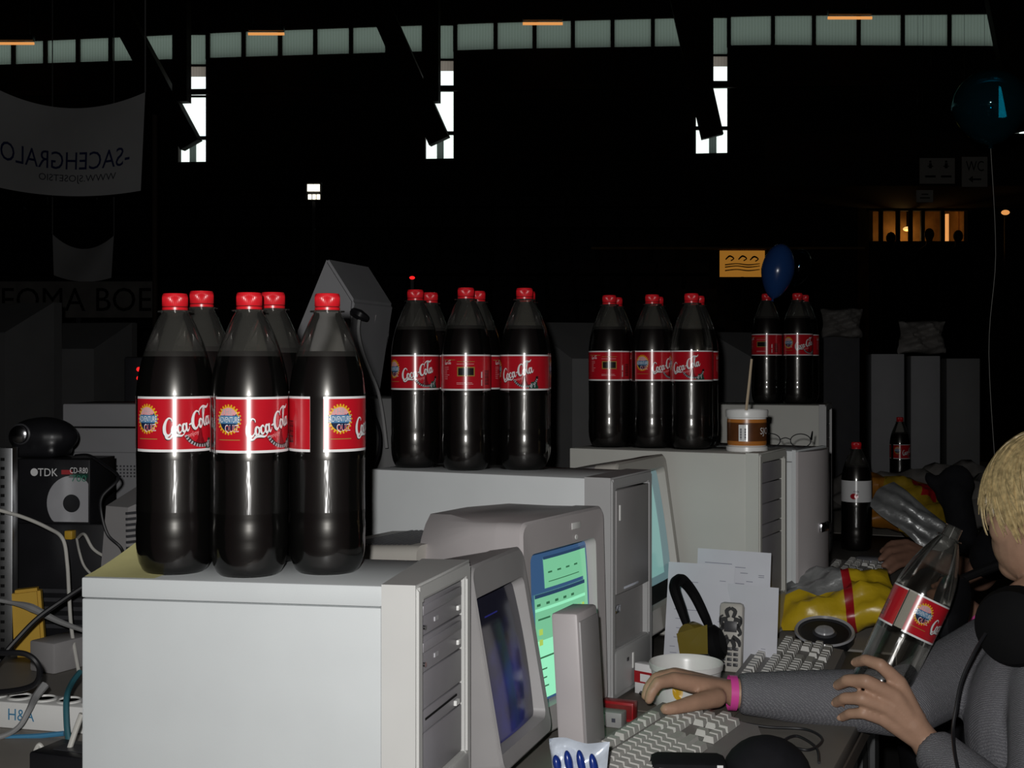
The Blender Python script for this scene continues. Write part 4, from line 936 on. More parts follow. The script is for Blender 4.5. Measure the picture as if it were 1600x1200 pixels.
# wire-frame glasses on the white tower behind
p = P(1228, 690, 2.86); t = thing('wire_glasses', 'thin dark wire-frame glasses lying on the white tower', 'glasses', (p.x, p.y, EYE-.186+.001), R(-15))
for x in (-.033, .033):
    B().tube([(x+.022*math.cos(a), -.02, .017+.015*math.sin(a)) for a in [2*math.pi*k/12 for k in range(13)]], .0012, 6).build('rim', 'plastic_black', t)
    B().tube([(x*1.65, -.02, .02), (x*1.7, .05, .034), (x*1.6, .11, .012)], .0014, 6).build('temple', 'plastic_black', t)
B().tube([(-.012, -.02, .019), (0, -.021, .023), (.012, -.02, .019)], .0012, 6).build('bridge', 'plastic_black', t)
# ------------------------------------------------------------------ farther along the right-hand row
p = P(1338, 861, 3.93); bt = bottle('cola bottle with white label standing behind the dark hand', p.x, 3.93, DESK, 84, 'loose bottles'); 
for ch in list(bt.children):
    if ch.name.startswith('label'):
        for g in list(ch.children): bpy.data.objects.remove(g)
        bpy.data.objects.remove(ch)
b = B(); b.m('label_white'); strip(b, 0, 283, 150, 215, RB+.0003, 60); bmesh.ops.remove_doubles(b.bm, verts=b.bm.verts[:], dist=1e-6); wl = b.build('label', None, bt)
b = B(); b.m('ink_dark'); add_text(b, 'cola', lab(RB+.0008), height=7, x=76, y=180); b.m('label_red'); disc(b, 78, 168, 12, 9, RB+.0007); b.build('logo', None, wl)
for lb, px, py, W, H, seed, mt, rz in [('orange and yellow chips bag left of the black mitten', 1400, 808, .24, .20, 21, ('bag_orange_dim', 'bag_yellow_dim'), -10), ('yellow chips bag with dark red lettering panel near the raised bottle', 1446, 822, .26, .2, 22, ('bag_yellow_dim', 'bag_red'), 20)]:
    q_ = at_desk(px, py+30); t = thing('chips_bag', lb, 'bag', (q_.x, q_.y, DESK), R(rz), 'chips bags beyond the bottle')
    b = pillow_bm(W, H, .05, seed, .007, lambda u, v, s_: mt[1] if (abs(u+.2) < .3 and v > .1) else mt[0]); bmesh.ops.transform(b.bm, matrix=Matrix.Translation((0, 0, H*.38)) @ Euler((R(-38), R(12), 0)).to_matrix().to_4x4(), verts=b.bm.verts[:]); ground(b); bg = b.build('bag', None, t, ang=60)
q_ = at_desk(1426, 864); t = thing('silver_bag', 'torn silver-grey foil bag lying behind the white-label bottle', 'bag', (q_.x, q_.y, DESK), R(-40))
b = pillow_bm(.26, .12, .012, 31, .004); bmesh.ops.transform(b.bm, matrix=Matrix.Translation((0, 0, .055)) @ Euler((R(-50), R(35), 0)).to_matrix().to_4x4(), verts=b.bm.verts[:]); ground(b); b.build('bag', 'bag_silver', t, ang=60)
q_ = at_desk(1375, 880); o = B().bx(-.07, .07, -.05, .05, 0, .012, .002).build('paper_stack', 'paper_white'); o.location = (q_.x, q_.y, DESK); o.rotation_euler = (0, 0, R(-30)); tag(o, 'small bright stack of paper beside the white-label bottle', 'paper')
q_ = at_desk(1352, 930); 
# balloons
def balloon(label, c, r_, sc, mt, rot=(0, 0, 0), tail=(0, 0, -.3), group='balloons'):
    t = thing('balloon', label, 'balloon', c, 0, group); t.rotation_euler = rot
    pr = []; n = 24
    for k in range(1, n):
        a = math.pi*k/n; z = -math.cos(a); x = math.sin(a)
        if z < 0: x *= (1+.22*z)
        pr.append((x*r_*sc[0], z*r_*sc[1]))
    B().lathe([(r_*.03, -r_*sc[1]*1.04)]+pr, 40).build('skin', mt, t); B().lathe([(r_*.03, -r_*sc[1]*1.03), (r_*.07, -r_*sc[1]*1.08), (r_*.08, -r_*sc[1]*1.1)], 16).build('knot', mt, t)
    return t
t = balloon('big translucent teal balloon floating at the upper right', P(1548, 168, 5.2), .152, (1, 1), 'balloon_teal')
B().tube([(0, 0, -.166), (.02, 0, -.6), (0, .02, -1.0), (.03, 0, P(1548, 168, 5.2).z*-1+DESK)], .0012, 5).build('string', 'cable_white', t)
q_ = P(1215, 424, 3.78); balloon('blue balloon resting on the farthest cola bottles', q_, .062, (.78, 1.32), 'balloon_blue', (0, R(10), 0))
q_ = P(1248, 418, 3.95); balloon('clear blue balloon behind the solid blue balloon', q_, .05, (.75, 1.15), 'balloon_blue_clear', (0, R(14), 0))

# ------------------------------------------------------------------ the blond person with the bottle
def cone_chain(b, pts):
    for (p0, r0), (p1, r1) in zip(pts, pts[1:]): b.cone(p0, r0, p1, r1)
V = Vector
person = thing('person', 'blond person in grey knitted sweater raising a cola bottle with one hand', 'person', (1.0, 1.98, 0))
o_ = V((1.0, 1.98, 0))
def Q(px, py, d): return P(px, py, d)-o_
def W3(x, y, z): return V((x, y, z))-o_
fv = V((-.60, .80, 0)); lv = V((-fv.y, fv.x, 0)); up = V((0, 0, 1))          # face direction, its left, up
HC = W3(.888, 2.10, 1.064); NK = W3(.853, 2.085, .905)
rotH = Matrix((( -fv.x, lv.x, 0), (-fv.y, lv.y, 0), (0, 0, 1))).to_quaternion().to_euler()    # local -x = face
h = lambda f_, l_, u_: HC+fv*f_+lv*l_+up*u_
b = B()
b.ell(h(-.01, 0, .018), (.098, .077, .098), rotH, 28, 20).ell(h(.026, 0, -.052), (.078, .061, .069), rotH, 24, 16).ell(h(.060, 0, -.094), (.034, .034, .026), rotH)
b.ell(h(.062, .034, -.028), (.030, .026, .034), rotH).ell(h(.062, -.034, -.028), (.030, .026, .034), rotH).ell(h(.078, 0, .03), (.022, .055, .022), rotH)
b.cone(h(.088, 0, .018), .010, h(.112, 0, -.022), .012).ell(h(.102, .010, -.026), (.010, .009, .008), rotH).ell(h(.102, -.010, -.026), (.010, .009, .008), rotH)
b.ell(h(.090, 0, -.058), (.014, .024, .007), rotH).ell(h(.088, 0, -.071), (.013, .021, .008), rotH)
for sd in (1, -1):
    b.ell(h(-.012, .078*sd, -.012), (.020, .008, .032), Euler((R(-6*sd), 0, rotH.z+R(18*sd)))); b.ell(h(-.020, .084*sd, .004), (.010, .006, .016), Euler((0, 0, rotH.z+R(25*sd))))
cone_chain(b, [(h(-.02, 0, -.05), .056), (h(-.025, 0, -.11), .050), (NK, .058), (NK-V((-.03, .01, .06)), .08)])
# arms
LS, LE, LW = W3(.822, 1.945, .815), W3(.735, 1.745, .635), Q(1449, 1163, 1.965)
RS, RE, RW = W3(.835, 2.21, .812), W3(.625, 2.045, .768), Q(1150, 1083, 2.045)
cone_chain(b, [(LS, .048), (LE, .040), (LE*.45+LW*.55, .036), (LW, .0245)]); cone_chain(b, [(RS, .048), (RE, .040), (RE*.45+RW*.55, .035), (RW, .0235)])
b.ell(W3(.885, 2.06, .73), (.10, .17, .16), Euler((0, 0, rotH.z)), 24, 16).ell(W3(.96, 2.02, .58), (.10, .14, .15), Euler((0, 0, rotH.z)), 24, 16)
for pt in (LS, RS): b.cone(NK-V((-.03, .01, .05)), .06, pt, .05)
for sd, K, A in ((1, W3(.60, 2.02, .50), W3(.66, 2.03, .10)), (-1, W3(.68, 2.28, .50), W3(.72, 2.30, .10))):
    hp = W3(1.0, 1.99, .50)+lv*.08*sd; cone_chain(b, [(hp, .08), (K, .055), (A, .036), (A+V((-.0, 0, -.06)), .035), (A+V((-.15, .1, -.07)), .028)])
# left hand round the bottle
fing = [[(1404, 1066, 1.966), (1376, 1039, 1.962), (1353, 1031, 1.982), (1337, 1035, 2.008)], [(1397, 1087, 1.955), (1353, 1064, 1.950), (1324, 1063, 1.972), (1309, 1071, 2.002)],
        [(1389, 1107, 1.955), (1347, 1091, 1.952), (1320, 1091, 1.972), (1306, 1098, 1.998)], [(1381, 1124, 1.960), (1349, 1114, 1.958), (1328, 1115, 1.974), (1315, 1121, 1.994)]]
for k, f_ in enumerate(fing):
    r0 = (.0102, .0106, .0102, .0090)[k]; pts = [Q(*q_) for q_ in f_]
    cone_chain(b, [(pts[0], r0*1.18), (pts[1], r0*1.02), (pts[2], r0*.92), (pts[3], r0*.80)]); b.cone(LW+(pts[0]-LW)*.15, .017, pts[0], r0*1.25)
b.cone(LW, .023, LW+(Q(1400, 1095, 1.962)-LW)*.5, .0215).ell(Q(1412, 1112, 1.972), (.026, .014, .030), Euler((0, R(-38), 0)))
cone_chain(b, [(Q(1432, 1138, 1.985), .016), (Q(1432, 1102, 2.02), .0135), (Q(1424, 1072, 2.055), .0115), (Q(1410, 1052, 2.078), .0095)])
# right hand resting on the mouse
fr = [[(1052, 1062, 2.00), (1028, 1067, 1.985), (1018, 1081, 1.98), (1014, 1093, 1.98)], [(1050, 1056, 2.03), (1026, 1060, 2.02), (1014, 1074, 2.01), (1009, 1087, 2.005)], [(1054, 1054, 2.055), (1033, 1056, 2.055), (1022, 1067, 2.05), (1017, 1078, 2.045)], [(1062, 1056, 2.075), (1044, 1057, 2.08), (1035, 1066, 2.08), (1030, 1075, 2.08)]]
for k, f_ in enumerate(fr):
    r0 = (.0098, .0100, .0094, .0082)[k]; pts = [Q(*q_) for q_ in f_]; cone_chain(b, [(pts[0], r0*1.2), (pts[1], r0*1.02), (pts[2], r0*.92), (pts[3], r0*.8)]); b.cone(RW+(pts[0]-RW)*.1, .018, pts[0], r0*1.3)
b.ell(Q(1088, 1068, 2.035), (.040, .032, .015), Euler((0, R(6), R(-10)))); cone_chain(b, [(Q(1120, 1090, 2.01), .016), (Q(1085, 1098, 1.975), .013), (Q(1055, 1106, 1.955), .0105), (Q(1040, 1108, 1.95), .009)])
body = organic('body', b, 'skin', person, .0032, 5, .45)
# nails of the raised hand
for k, f_ in enumerate(fing):
    p3, p2 = Q(*f_[3]), Q(*f_[2]); dr = (p3-p2).normalized(); B().ell(p3+dr*.001+V((-.004, -.0055, .001)), (.0042, .0016, .0050), Euler((0, R(60), R(-35))), 10, 8).build('fingernail', 'skin', body)
B().ell(h(.094, 0, -.064), (.0085, .018, .0075), rotH).build('lips', 'lips', body)
for sd in (1, -1): B().ell(h(.083, .032*sd, .004), (.011, .014, .010), rotH, 14, 10).build('eye', 'eye_white', body)
# sweater
b = B()
cone_chain(b, [(LS, .066), (LE, .056), (LE*.45+LW*.55, .046)]); e1 = LE*.45+LW*.55; b.cone(e1, .046, LW+(LE-LW).normalized()*.012, .036, False).cone(e1, .046, e1+(LW-e1)*.3, .043)
cone_chain(b, [(RS, .066), (RE, .055), (RE*.45+RW*.55, .044)]); e1 = RE*.45+RW*.55; b.cone(e1, .044, RW+(RE-RW).normalized()*.004, .0325, False).cone(e1, .044, e1+(RW-e1)*.4, .040)
b.ell(W3(.885, 2.06, .735), (.125, .195, .175), Euler((0, 0, rotH.z)), 28, 20).ell(W3(.955, 2.02, .58), (.125, .165, .17), Euler((0, 0, rotH.z)), 24, 18)
for pt in (LS, RS): b.cone(NK-V((-.02, .0, .055)), .070, pt, .066)
b.cone(NK-V((-.02, 0, .04)), .075, NK+V((.004, 0, -.012)), .066, False)
# soft folds along the sleeves
for (A, C, r0) in ((LE, LW, .05), (RE, RW, .047)):
    for k in range(5):
        t_ = .12+.15*k; c_ = A+(C-A)*t_; rr_ = r0*(1-.24*t_); b.ell(c_+V((0, 0, .002*(k % 2))), (rr_*1.0, rr_*1.03, .010+rr_*.55), (C-A).to_track_quat('Z', 'Y').to_euler(), 18, 12)
sw = organic('sweater', b, 'sweater', person, .006, 4, .5); sw['label'] = 'grey knitted sweater'
b = B()
for sd, K, A in ((1, W3(.60, 2.02, .50), W3(.66, 2.03, .10)), (-1, W3(.68, 2.28, .50), W3(.72, 2.30, .10))):
    hp = W3(1.0, 1.99, .50)+lv*.08*sd; cone_chain(b, [(hp, .095), (K, .068), (A+V((0, 0, .02)), .052)])
b.ell(W3(.99, 2.0, .50), (.14, .17, .09), Euler((0, 0, rotH.z)))
organic('jeans', b, 'denim', person, .01, 4)
for sd, A in ((1, W3(.66, 2.03, .10)), (-1, W3(.72, 2.30, .10))): B().ell(A+V((-.08, .05, -.062)), (.125, .045, .04), Euler((0, 0, math.atan2(.1, -.15)))).build('shoe', 'plastic_dark', person)
# hair: swept locks over a close cap
random.seed(11)
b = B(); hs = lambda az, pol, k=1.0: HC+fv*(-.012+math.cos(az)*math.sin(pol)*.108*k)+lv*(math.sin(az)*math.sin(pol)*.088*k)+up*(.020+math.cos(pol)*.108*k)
n, m_ = 24, 10; b.m('hair_shade')
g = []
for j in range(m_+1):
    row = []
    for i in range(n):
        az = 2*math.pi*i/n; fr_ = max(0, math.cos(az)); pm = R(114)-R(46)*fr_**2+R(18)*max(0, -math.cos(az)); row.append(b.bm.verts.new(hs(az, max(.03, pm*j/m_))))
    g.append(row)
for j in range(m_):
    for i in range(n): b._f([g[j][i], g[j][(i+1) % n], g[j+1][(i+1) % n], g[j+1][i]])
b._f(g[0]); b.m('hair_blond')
for k in range(420):
    az = random.uniform(-math.pi, math.pi); fr_ = max(0, math.cos(az)); pm = R(random.uniform(98, 126))-R(34)*fr_**2.5+R(20)*max(0, -math.cos(az)); tw = random.uniform(.15, .55); p0 = random.uniform(.1, .7); lf = random.uniform(.99, 1.13)
    pts = [hs(az+tw*(t_-.4), p0+(pm-p0)*t_, lf+.035*math.sin(math.pi*t_)+(.05*random.random() if t_ == 1 else 0)) for t_ in (0, .3, .6, .85, 1)]
    b.tube(pts, [.002, .0036, .0034, .0026, .0006], 5, n=3)
for k in range(46):                        # loose strands flicking forward over brow and cheek
    az = random.uniform(-.6, 1.5); p0 = random.uniform(.5, 1.0); pm = R(random.uniform(78, 118)); lf = random.uniform(1.05, 1.16)
    b.tube([hs(az+.5*(t_-.3), p0+(pm-p0)*t_, lf+.10*t_*t_) for t_ in (0, .3, .6, .85, 1)], [.0012, .0026, .0024, .0018, .0005], 5, n=3)
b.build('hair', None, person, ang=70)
# pink wristband
d_ = (RW-RE).normalized(); c_ = RW+d_*.006
B().lathe([(.0272, -.006), (.0278, -.006), (.0278, .006), (.0272, .006), (.0272, -.006)], 32, Matrix.Translation(c_) @ d_.to_track_quat('Z', 'Y').to_matrix().to_4x4(), False, False).build('wristband', 'wrist_pink', person)
# headphones round the neck
hp = thing('neck_headphones', 'big black headphones hanging round the blond person\'s neck', 'headphones', (.80, 2.0, .80)); ho = V((.80, 2.0, .80)); q_ = lambda px, py, d: P(px, py, d)-ho
cax = V((-.62, -.78, .1)).normalized(); mx = Matrix.Translation(q_(1582, 980, 1.935)) @ cax.to_track_quat('Z', 'Y').to_matrix().to_4x4()
B().lathe([(.040, -.026), (.056, -.022), (.060, -.008), (.054, .008), (.040, .014), (.012, .016)], 36, mx).build('ear_cup', 'rubber_black', hp); B().lathe([(.040, -.04), (.058, -.038), (.062, -.028), (.055, -.020)], 36, mx).build('ear_pad', 'rubber_black', hp)
mx2 = Matrix.Translation(W3(.76, 2.235, .885)+o_-ho) @ V((-.75, .6, .1)).normalized().to_track_quat('Z', 'Y').to_matrix().to_4x4()
B().lathe([(.040, -.026), (.056, -.022), (.060, -.008), (.054, .008), (.012, .015)], 32, mx2).build('ear_cup', 'plastic_black', hp)
c1 = q_(1582, 980, 1.935); B().tube([c1+V((.03, .0, .05)), V((.10, -.02, .16)), V((.17, .10, .175)), V((.10, .24, .17)), W3(.775, 2.235, .93)+o_-ho], [.007, .010, .012, .010, .007], 10).build('headband', 'rubber_black', hp)
B().tube([q_(1540, 990, 1.925), q_(1522, 1020, 1.91), q_(1503, 1062, 1.90), q_(1494, 1105, 1.885), q_(1489, 1150, 1.87), q_(1500, 1215, 1.80), q_(1540, 1330, 1.74)], .0026, 8).build('cable', 'cable_black', hp)
# the raised bottle
Pb = P(1353, 1116, 2.03); z_ = V((.434, .02, .90)).normalized(); view = (Pb-V((0, 0, EYE))).normalized(); c_ = -view; c_ = (c_-z_*c_.dot(z_)).normalized()
hb = bottle('nearly empty uncapped cola bottle held up and tilted by the blond person', Pb.x, Pb.y, Pb.z, 6, None, cap=False, fill=False)
ph = 6/1000/RB; x_ = Matrix.Rotation(-ph, 3, z_) @ c_; y_ = z_.cross(x_)
hb.rotation_euler = Matrix((x_, y_, z_)).transposed().to_euler()
# last sip of cola: level surface in the tilted bottle
b = B(); b.lathe([(.0325, .0015)]+[(r-.0008, z) for r, z in PROF[2:] if .002 < z < .12]+[(.0440, .12)], 48)
zl = Matrix((x_, y_, z_)) @ V((0, 0, 1)); bmesh.ops.bisect_plane(b.bm, geom=b.bm.verts[:]+b.bm.edges[:]+b.bm.faces[:], plane_co=(0, 0, .065), plane_no=zl, clear_outer=True); bmesh.ops.holes_fill(b.bm, edges=[e for e in b.bm.edges if len(e.link_faces) == 1]); b.build('cola', 'cola', hb, ang=50)
# chair
ch = thing('chair', 'dark plastic chair under the blond person', 'chair', (1.03, 1.975, 0), rotH.z)
B().bx(-.22, .22, -.22, .22, .385, .415, .012).build('seat', 'plastic_dark', ch); B().bx(.21, .235, -.20, .20, .52, .80, .01).build('backrest', 'plastic_dark', ch)
for x in (-.19, .19):
    for y in (-.19, .19): B().tube([(x, y, 0), (x, y, .39)], .013, 10, False).build('leg', 'steel', ch)
for y in (-.15, .15): B().tube([(.2, y, .4), (.222, y, .55)], .01, 8, False).build('back_post', 'steel', ch)
# ------------------------------------------------------------------ dark-clothed neighbour farther along
p2 = thing('person', 'person in black behind the raised bottle, hand on the far keyboard', 'person', (1.45, 2.95, 0)); o2 = V((1.45, 2.95, 0)); q2 = lambda px, py, d: P(px, py, d)-o2
b = B(); S1 = V((1.30, 2.82, .98))-o2; S2 = V((1.28, 3.12, .98))-o2; HD = V((1.34, 2.98, 1.24))-o2
b.ell(HD, (.10, .08, .12)).cone(HD-V((0, 0, .08)), .055, (S1+S2)/2, .06).ell((S1+S2)/2-V((-.06, 0, .18)), (.12, .17, .22)).ell(V((1.42, 2.96, .55))-o2, (.13, .17, .16)).ell(HD+V((-.1, .03, -.02)), (.018, .012, .016)).ell(HD+V((-.05, .01, -.06)), (.06, .055, .06))
E2, W2 = q2(1530, 900, 3.30), q2(1452, 872, 3.52); cone_chain(b, [(S2, .05), (E2, .04), (W2, .026)]); E1, W1 = q2(1565, 1010, 2.70), q2(1500, 945, 2.78); cone_chain(b, [(S1, .05), (E1, .042), (W1, .027)])
for W_, ff in ((W2, [[(1415, 848, 3.52), (1392, 850, 3.50), (1378, 862, 3.48)], [(1417, 856, 3.50), (1390, 860, 3.47), (1375, 874, 3.45)], [(1420, 866, 3.48), (1394, 872, 3.44), (1380, 884, 3.42)], [(1424, 876, 3.46), (1402, 884, 3.42), (1390, 894, 3.40)], [(1435, 884, 3.44), (1424, 896, 3.40), (1412, 902, 3.38)]]), (W1, [[(1478, 925, 2.80), (1466, 916, 2.82), (1458, 916, 2.83)], [(1474, 932, 2.79), (1460, 926, 2.80), (1452, 927, 2.81)], [(1472, 941, 2.78), (1458, 938, 2.79), (1450, 939, 2.80)], [(1474, 950, 2.77), (1462, 950, 2.78), (1455, 952, 2.78)], [(1490, 925, 2.8), (1480, 912, 2.82), (1472, 906, 2.83)]])):
    for f_ in ff:
        pts = [q2(*k_) for k_ in f_]; b.cone(W_, .022, pts[0], .013); cone_chain(b, [(pts[0], .0115), (pts[1], .0105), (pts[2], .0085)])
for yk in (2.84, 3.1): cone_chain(b, [(V((1.42, yk, .50))-o2, .08), (V((1.02, yk+.12, .50))-o2, .06), (V((1.06, yk+.12, .08))-o2, .04), (V((.95, yk+.16, .04))-o2, .03)])
organic('body', b, 'skin_far', p2, .006, 4)
b = B(); b.ell((S1+S2)/2-V((-.06, 0, .18)), (.14, .20, .25)).ell(V((1.42, 2.96, .55))-o2, (.15, .19, .18)).cone(S1, .068, S1+(E1-S1)*.7, .062).cone(S2, .068, S2+(E2-S2)*.75, .06).cone((S1+S2)/2, .075, S1, .066).cone((S1+S2)/2, .075, S2, .066)
organic('shirt', b, 'cloth_black', p2, .01, 4)
b = B()
for yk in (2.84, 3.1): cone_chain(b, [(V((1.42, yk, .50))-o2, .095), (V((1.02, yk+.12, .50))-o2, .072), (V((1.06, yk+.12, .1))-o2, .055)])
organic('trousers', b, 'cloth_black', p2, .012, 3)
b = B(); b.ell(HD+V((.022, 0, .028)), (.108, .098, .122), None, 24, 16).ell(HD+V((.04, 0, -.04)), (.085, .09, .09), None, 20, 14); b.build('hair', 'hair_dark', p2)
d_ = (W1-E1).normalized(); B().lathe([(.033, -.006), (.0335, .006)], 28, Matrix.Translation(E1+(W1-E1)*.55) @ d_.to_track_quat('Z', 'Y').to_matrix().to_4x4(), False, False).build('wristband', 'wrist_pink', p2)
ch2 = thing('chair', 'dark plastic chair under the person in black', 'chair', (1.45, 2.96, 0), R(-25))
B().bx(-.22, .22, -.22, .22, .36, .385, .012).build('seat', 'plastic_dark', ch2); B().bx(.21, .235, -.20, .20, .5, .80, .01).build('backrest', 'plastic_dark', ch2)
for x in (-.19, .19):
    for y in (-.19, .19): B().tube([(x, y, 0), (x, y, .37)], .013, 10, False).build('leg', 'steel', ch2)
for y in (-.15, .15): B().tube([(.2, y, .38), (.222, y, .55)], .01, 8, False).build('back_post', 'steel', ch2)
# black knitted mitten on the chips bags
q_ = at_desk(1480, 860); t = thing('black_mitten', 'black knitted mitten standing among the chips bags', 'mitten', (q_.x, q_.y-.06, DESK), R(-20))
b = B(); b.ell((0, 0, .20), (.055, .03, .07), Euler((0, R(20), 0))).ell((-.055, 0, .21), (.02, .02, .04), Euler((0, R(-45), 0))).cone((.0, 0, .19), .045, (.03, 0, .04), .04); organic('mitten', b, 'cloth_black', t, .008, 3)

# ------------------------------------------------------------------ left side: back of the facing row
def boxthing(name, label, cat, px0, px1, py0, py1, d, dep, mt, rz=0, base=None, group=None, bev=.004):
    """box whose front face fills the pixel rectangle at distance d"""
    a, c = P(px0, py0, d), P(px1, py1, d); zb = c.z if base is None else base
    t = thing(name, label, cat, ((a.x+c.x)/2, d, zb), rz, group); w_ = c.x-a.x; hh = a.z-zb
    o = B().bx(-w_/2, w_/2, 0, dep, 0, hh, bev).build('case', mt, t); return t, w_, hh
# black case under the disc box
t, w_, hh = boxthing('black_case', 'black computer case under the disc box at the left edge', 'computer', 10, 168, 818, 1010, 2.62, .30, 'plastic_black', R(-6), DESK)
zb = DESK+hh
for k in range(5): B().bx(-w_*.45, w_*.45, -.0015, 0, hh*.12+k*.018, hh*.12+.008+k*.018).build('vent_slat', 'plastic_dark', t)
B().bx(w_*.12, w_*.2, -.02, 0, hh-.03, hh-.012, .002).build('yellow_plug', 'yellow_plastic', t)
# disc box
a, c = P(22, 718, 2.62), P(143, 816, 2.62); w_ = c.x-a.x; hh = a.z-zb
t = thing('disc_box', 'black blank-disc box with silver disc print and white lettering', 'box', ((a.x+c.x)/2, 2.62, zb), R(-7))
bx_ = B().bx(-w_/2, w_/2, 0, .12, 0, hh, .001).build('carton', 'plastic_black', t)
f = lambda x, y: (x-w_/2, -.0012, y)
b = B(); add_text(b, 'TDK', f, width=w_*.27, height=hh*.12, x=w_*.30, y=hh*.74); 
for k in range(16):
    a0, a1 = 2*math.pi*k/16, 2*math.pi*(k+1)/16; b.poly([f(w_*.25, hh*.80), f(w_*.25+.008*math.cos(a0), hh*.80+.008*math.sin(a0)), f(w_*.25+.008*math.cos(a1), hh*.80+.008*math.sin(a1))])
b.build('lettering', 'label_white', bx_)
b = B(); b.m('bag_red').poly([f(w_*.62, hh*.77), f(w_*.78, hh*.77), f(w_*.76, hh*.84), f(w_*.62, hh*.84)]); b.m('label_green').poly([f(w_*.72, hh*.72), f(w_*.98, hh*.72), f(w_*.98, hh*.78), f(w_*.74, hh*.78)])
b.m('label_white'); add_text(b, 'CD-R80', lambda x, y: (x-w_/2, -.0022, y), width=w_*.24, height=hh*.09, x=w_*.74, y=hh*.79); b.m('led_green'); add_text(b, '700', lambda x, y: (x-w_/2, -.0022, y), width=w_*.2, height=hh*.10, x=w_*.76, y=hh*.66); o = b.build('colour_print', None, bx_)
M['label_mint'] = mat('label_mint', (.05, .2, .14), .4, .4); o.data.materials[3] = M['label_mint']
b = B(); cx_, cy_, r_ = w_*.76, hh*.32, hh*.43; pts = []      # disc cropped by the carton edges
for k in range(49):
    a0 = 2*math.pi*k/48; pts.append((min(w_*.985, cx_+r_*math.cos(a0)*.95), max(hh*.03, min(hh*.80, cy_+r_*math.sin(a0)))))
for p0, p1 in zip(pts, pts[1:]): b.poly([f(cx_, cy_), f(*p0), f(*p1)])
b.build('disc_print', 'label_silver', bx_)
b = B()
for k in range(32):
    a0, a1 = 2*math.pi*k/32, 2*math.pi*(k+1)/32; g2 = lambda x, y: (x-w_/2, -.0022, y); b.poly([g2(cx_, cy_), g2(cx_+hh*.14*math.cos(a0), cy_+hh*.14*math.sin(a0)), g2(cx_+hh*.14*math.cos(a1), cy_+hh*.14*math.sin(a1))])
b.build('disc_hub', 'plastic_black', bx_)
# black gadget with glassy lens on the disc box
q_ = P(55, 716, 2.68); t = thing('black_webcam', 'black rounded webcam with glassy round lens on the disc box', 'camera', (q_.x, 2.66, zb+hh), R(-8))
b = B(); b.ell((0, .05, .042), (.075, .055, .042)).bx(-.05, .05, .0, .09, 0, .03, .01); organic('body', b, 'plastic_black', t, .006, 3)
B().lathe([(.018, 0), (.018, .012), (.012, .016)], 24, Matrix.Translation((-.022, -.002, .05)) @ Matrix.Rotation(R(90), 4, 'X')).build('lens', 'chrome', t); B().lathe([(.021, 0), (.022, .008), (.019, .010)], 24, Matrix.Translation((-.022, .002, .05)) @ Matrix.Rotation(R(90), 4, 'X'), True, False).build('lens_ring', 'plastic_dark', t)
# monitor seen from behind with louvres
a = P(150, 745, 2.50); t = thing('crt_monitor', 'dim grey CRT monitor seen from behind, ribbed vents, left of the bottles', 'monitor', (-.79, 2.42, DESK), R(-30), 'CRT monitors along the table')
B().prism([(0, 0, .03), (.075, 0, .03), (.13, .30, .03), (-.05, .30, .03)], [(.01, .02, .30), (.068, .02, .30), (.122, .30, .385), (-.04, .30, .385)]).build('housing', 'plastic_grey', t, smooth=False)
B().prism([(-.06, .30, .01), (.14, .30, .01), (.14, .34, .01), (-.06, .34, .01)], [(-.06, .30, .395), (.14, .30, .395), (.14, .34, .395), (-.06, .34, .395)]).build('bezel', 'plastic_grey', t, smooth=False)
for k in range(23):
    z = .05+k*.0108; e_ = .007*z/.3; B().prism([(.0765-e_, .012, z), (.0815-e_, .012, z), (.134-e_, .285, z), (.129-e_, .285, z)], [(.0765-e_, .012, z+.0045), (.081-e_, .012, z+.0045), (.1335-e_, .285, z+.0045), (.129-e_, .285, z+.0045)]).build('vent_slat', 'plastic_dark', t, smooth=False)
B().lathe([(.09, 0), (.09, .008), (.05, .012), (.05, .04)], 24, Matrix.Translation((.04, .17, 0))).build('swivel_base', 'plastic_grey', t)
# stack: beige tower with a flat drive box on top
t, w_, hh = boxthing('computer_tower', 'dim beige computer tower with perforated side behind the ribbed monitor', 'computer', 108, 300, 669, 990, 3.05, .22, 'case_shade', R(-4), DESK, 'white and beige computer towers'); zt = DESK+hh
b = B()
for r__ in range(4):
    for k in range(24): b.bx(-w_*.38+k*.0085, -w_*.38+.004+k*.0085, -.001, 0, hh*.72+r__*.008, hh*.72+.004+r__*.008)
o = b.build('perforation', 'plastic_dark', t); o['kind'] = 'stuff'; B().bx(-w_/2+.002, w_/2-.002, -.001, .0, hh*.86, hh*.862).build('seam', 'plastic_dark', t)
a, c = P(95, 631, 3.05), P(290, 668, 3.05); t = thing('drive_box', 'flat grey drive box lying on the dim beige tower', 'drive', ((a.x+c.x)/2, 3.05, zt), R(-4)); w_ = c.x-a.x
B().bx(-w_/2, w_/2, 0, .2, .003, a.z-zt, .004).build('case', 'case_shade', t); B().bx(w_*.11, w_*.13, -.001, 0, .02, .04).build('blue_mark', 'cable_blue', t)
for x in (-w_*.4, w_*.4): B().bx(x-.01, x+.01, .02, .18, 0, .003).build('foot', 'rubber_black', t)
# perforated metal rack strip
a, c = P(-12, 700, 2.50), P(19, 985, 2.50); t = thing('rack_rail', 'perforated grey metal rack rail at the left edge', 'rail', (a.x, 2.5, DESK), 0); hh = a.z-DESK; w_ = c.x-a.x
B().bx(0, w_, 0, .03, 0, hh, .001).build('rail', 'steel', t)
for k in range(22): B().bx(w_*.42, w_*.62, -.001, .0, .01+k*hh/23, .016+k*hh/23).build('hole', 'gap_black', t)
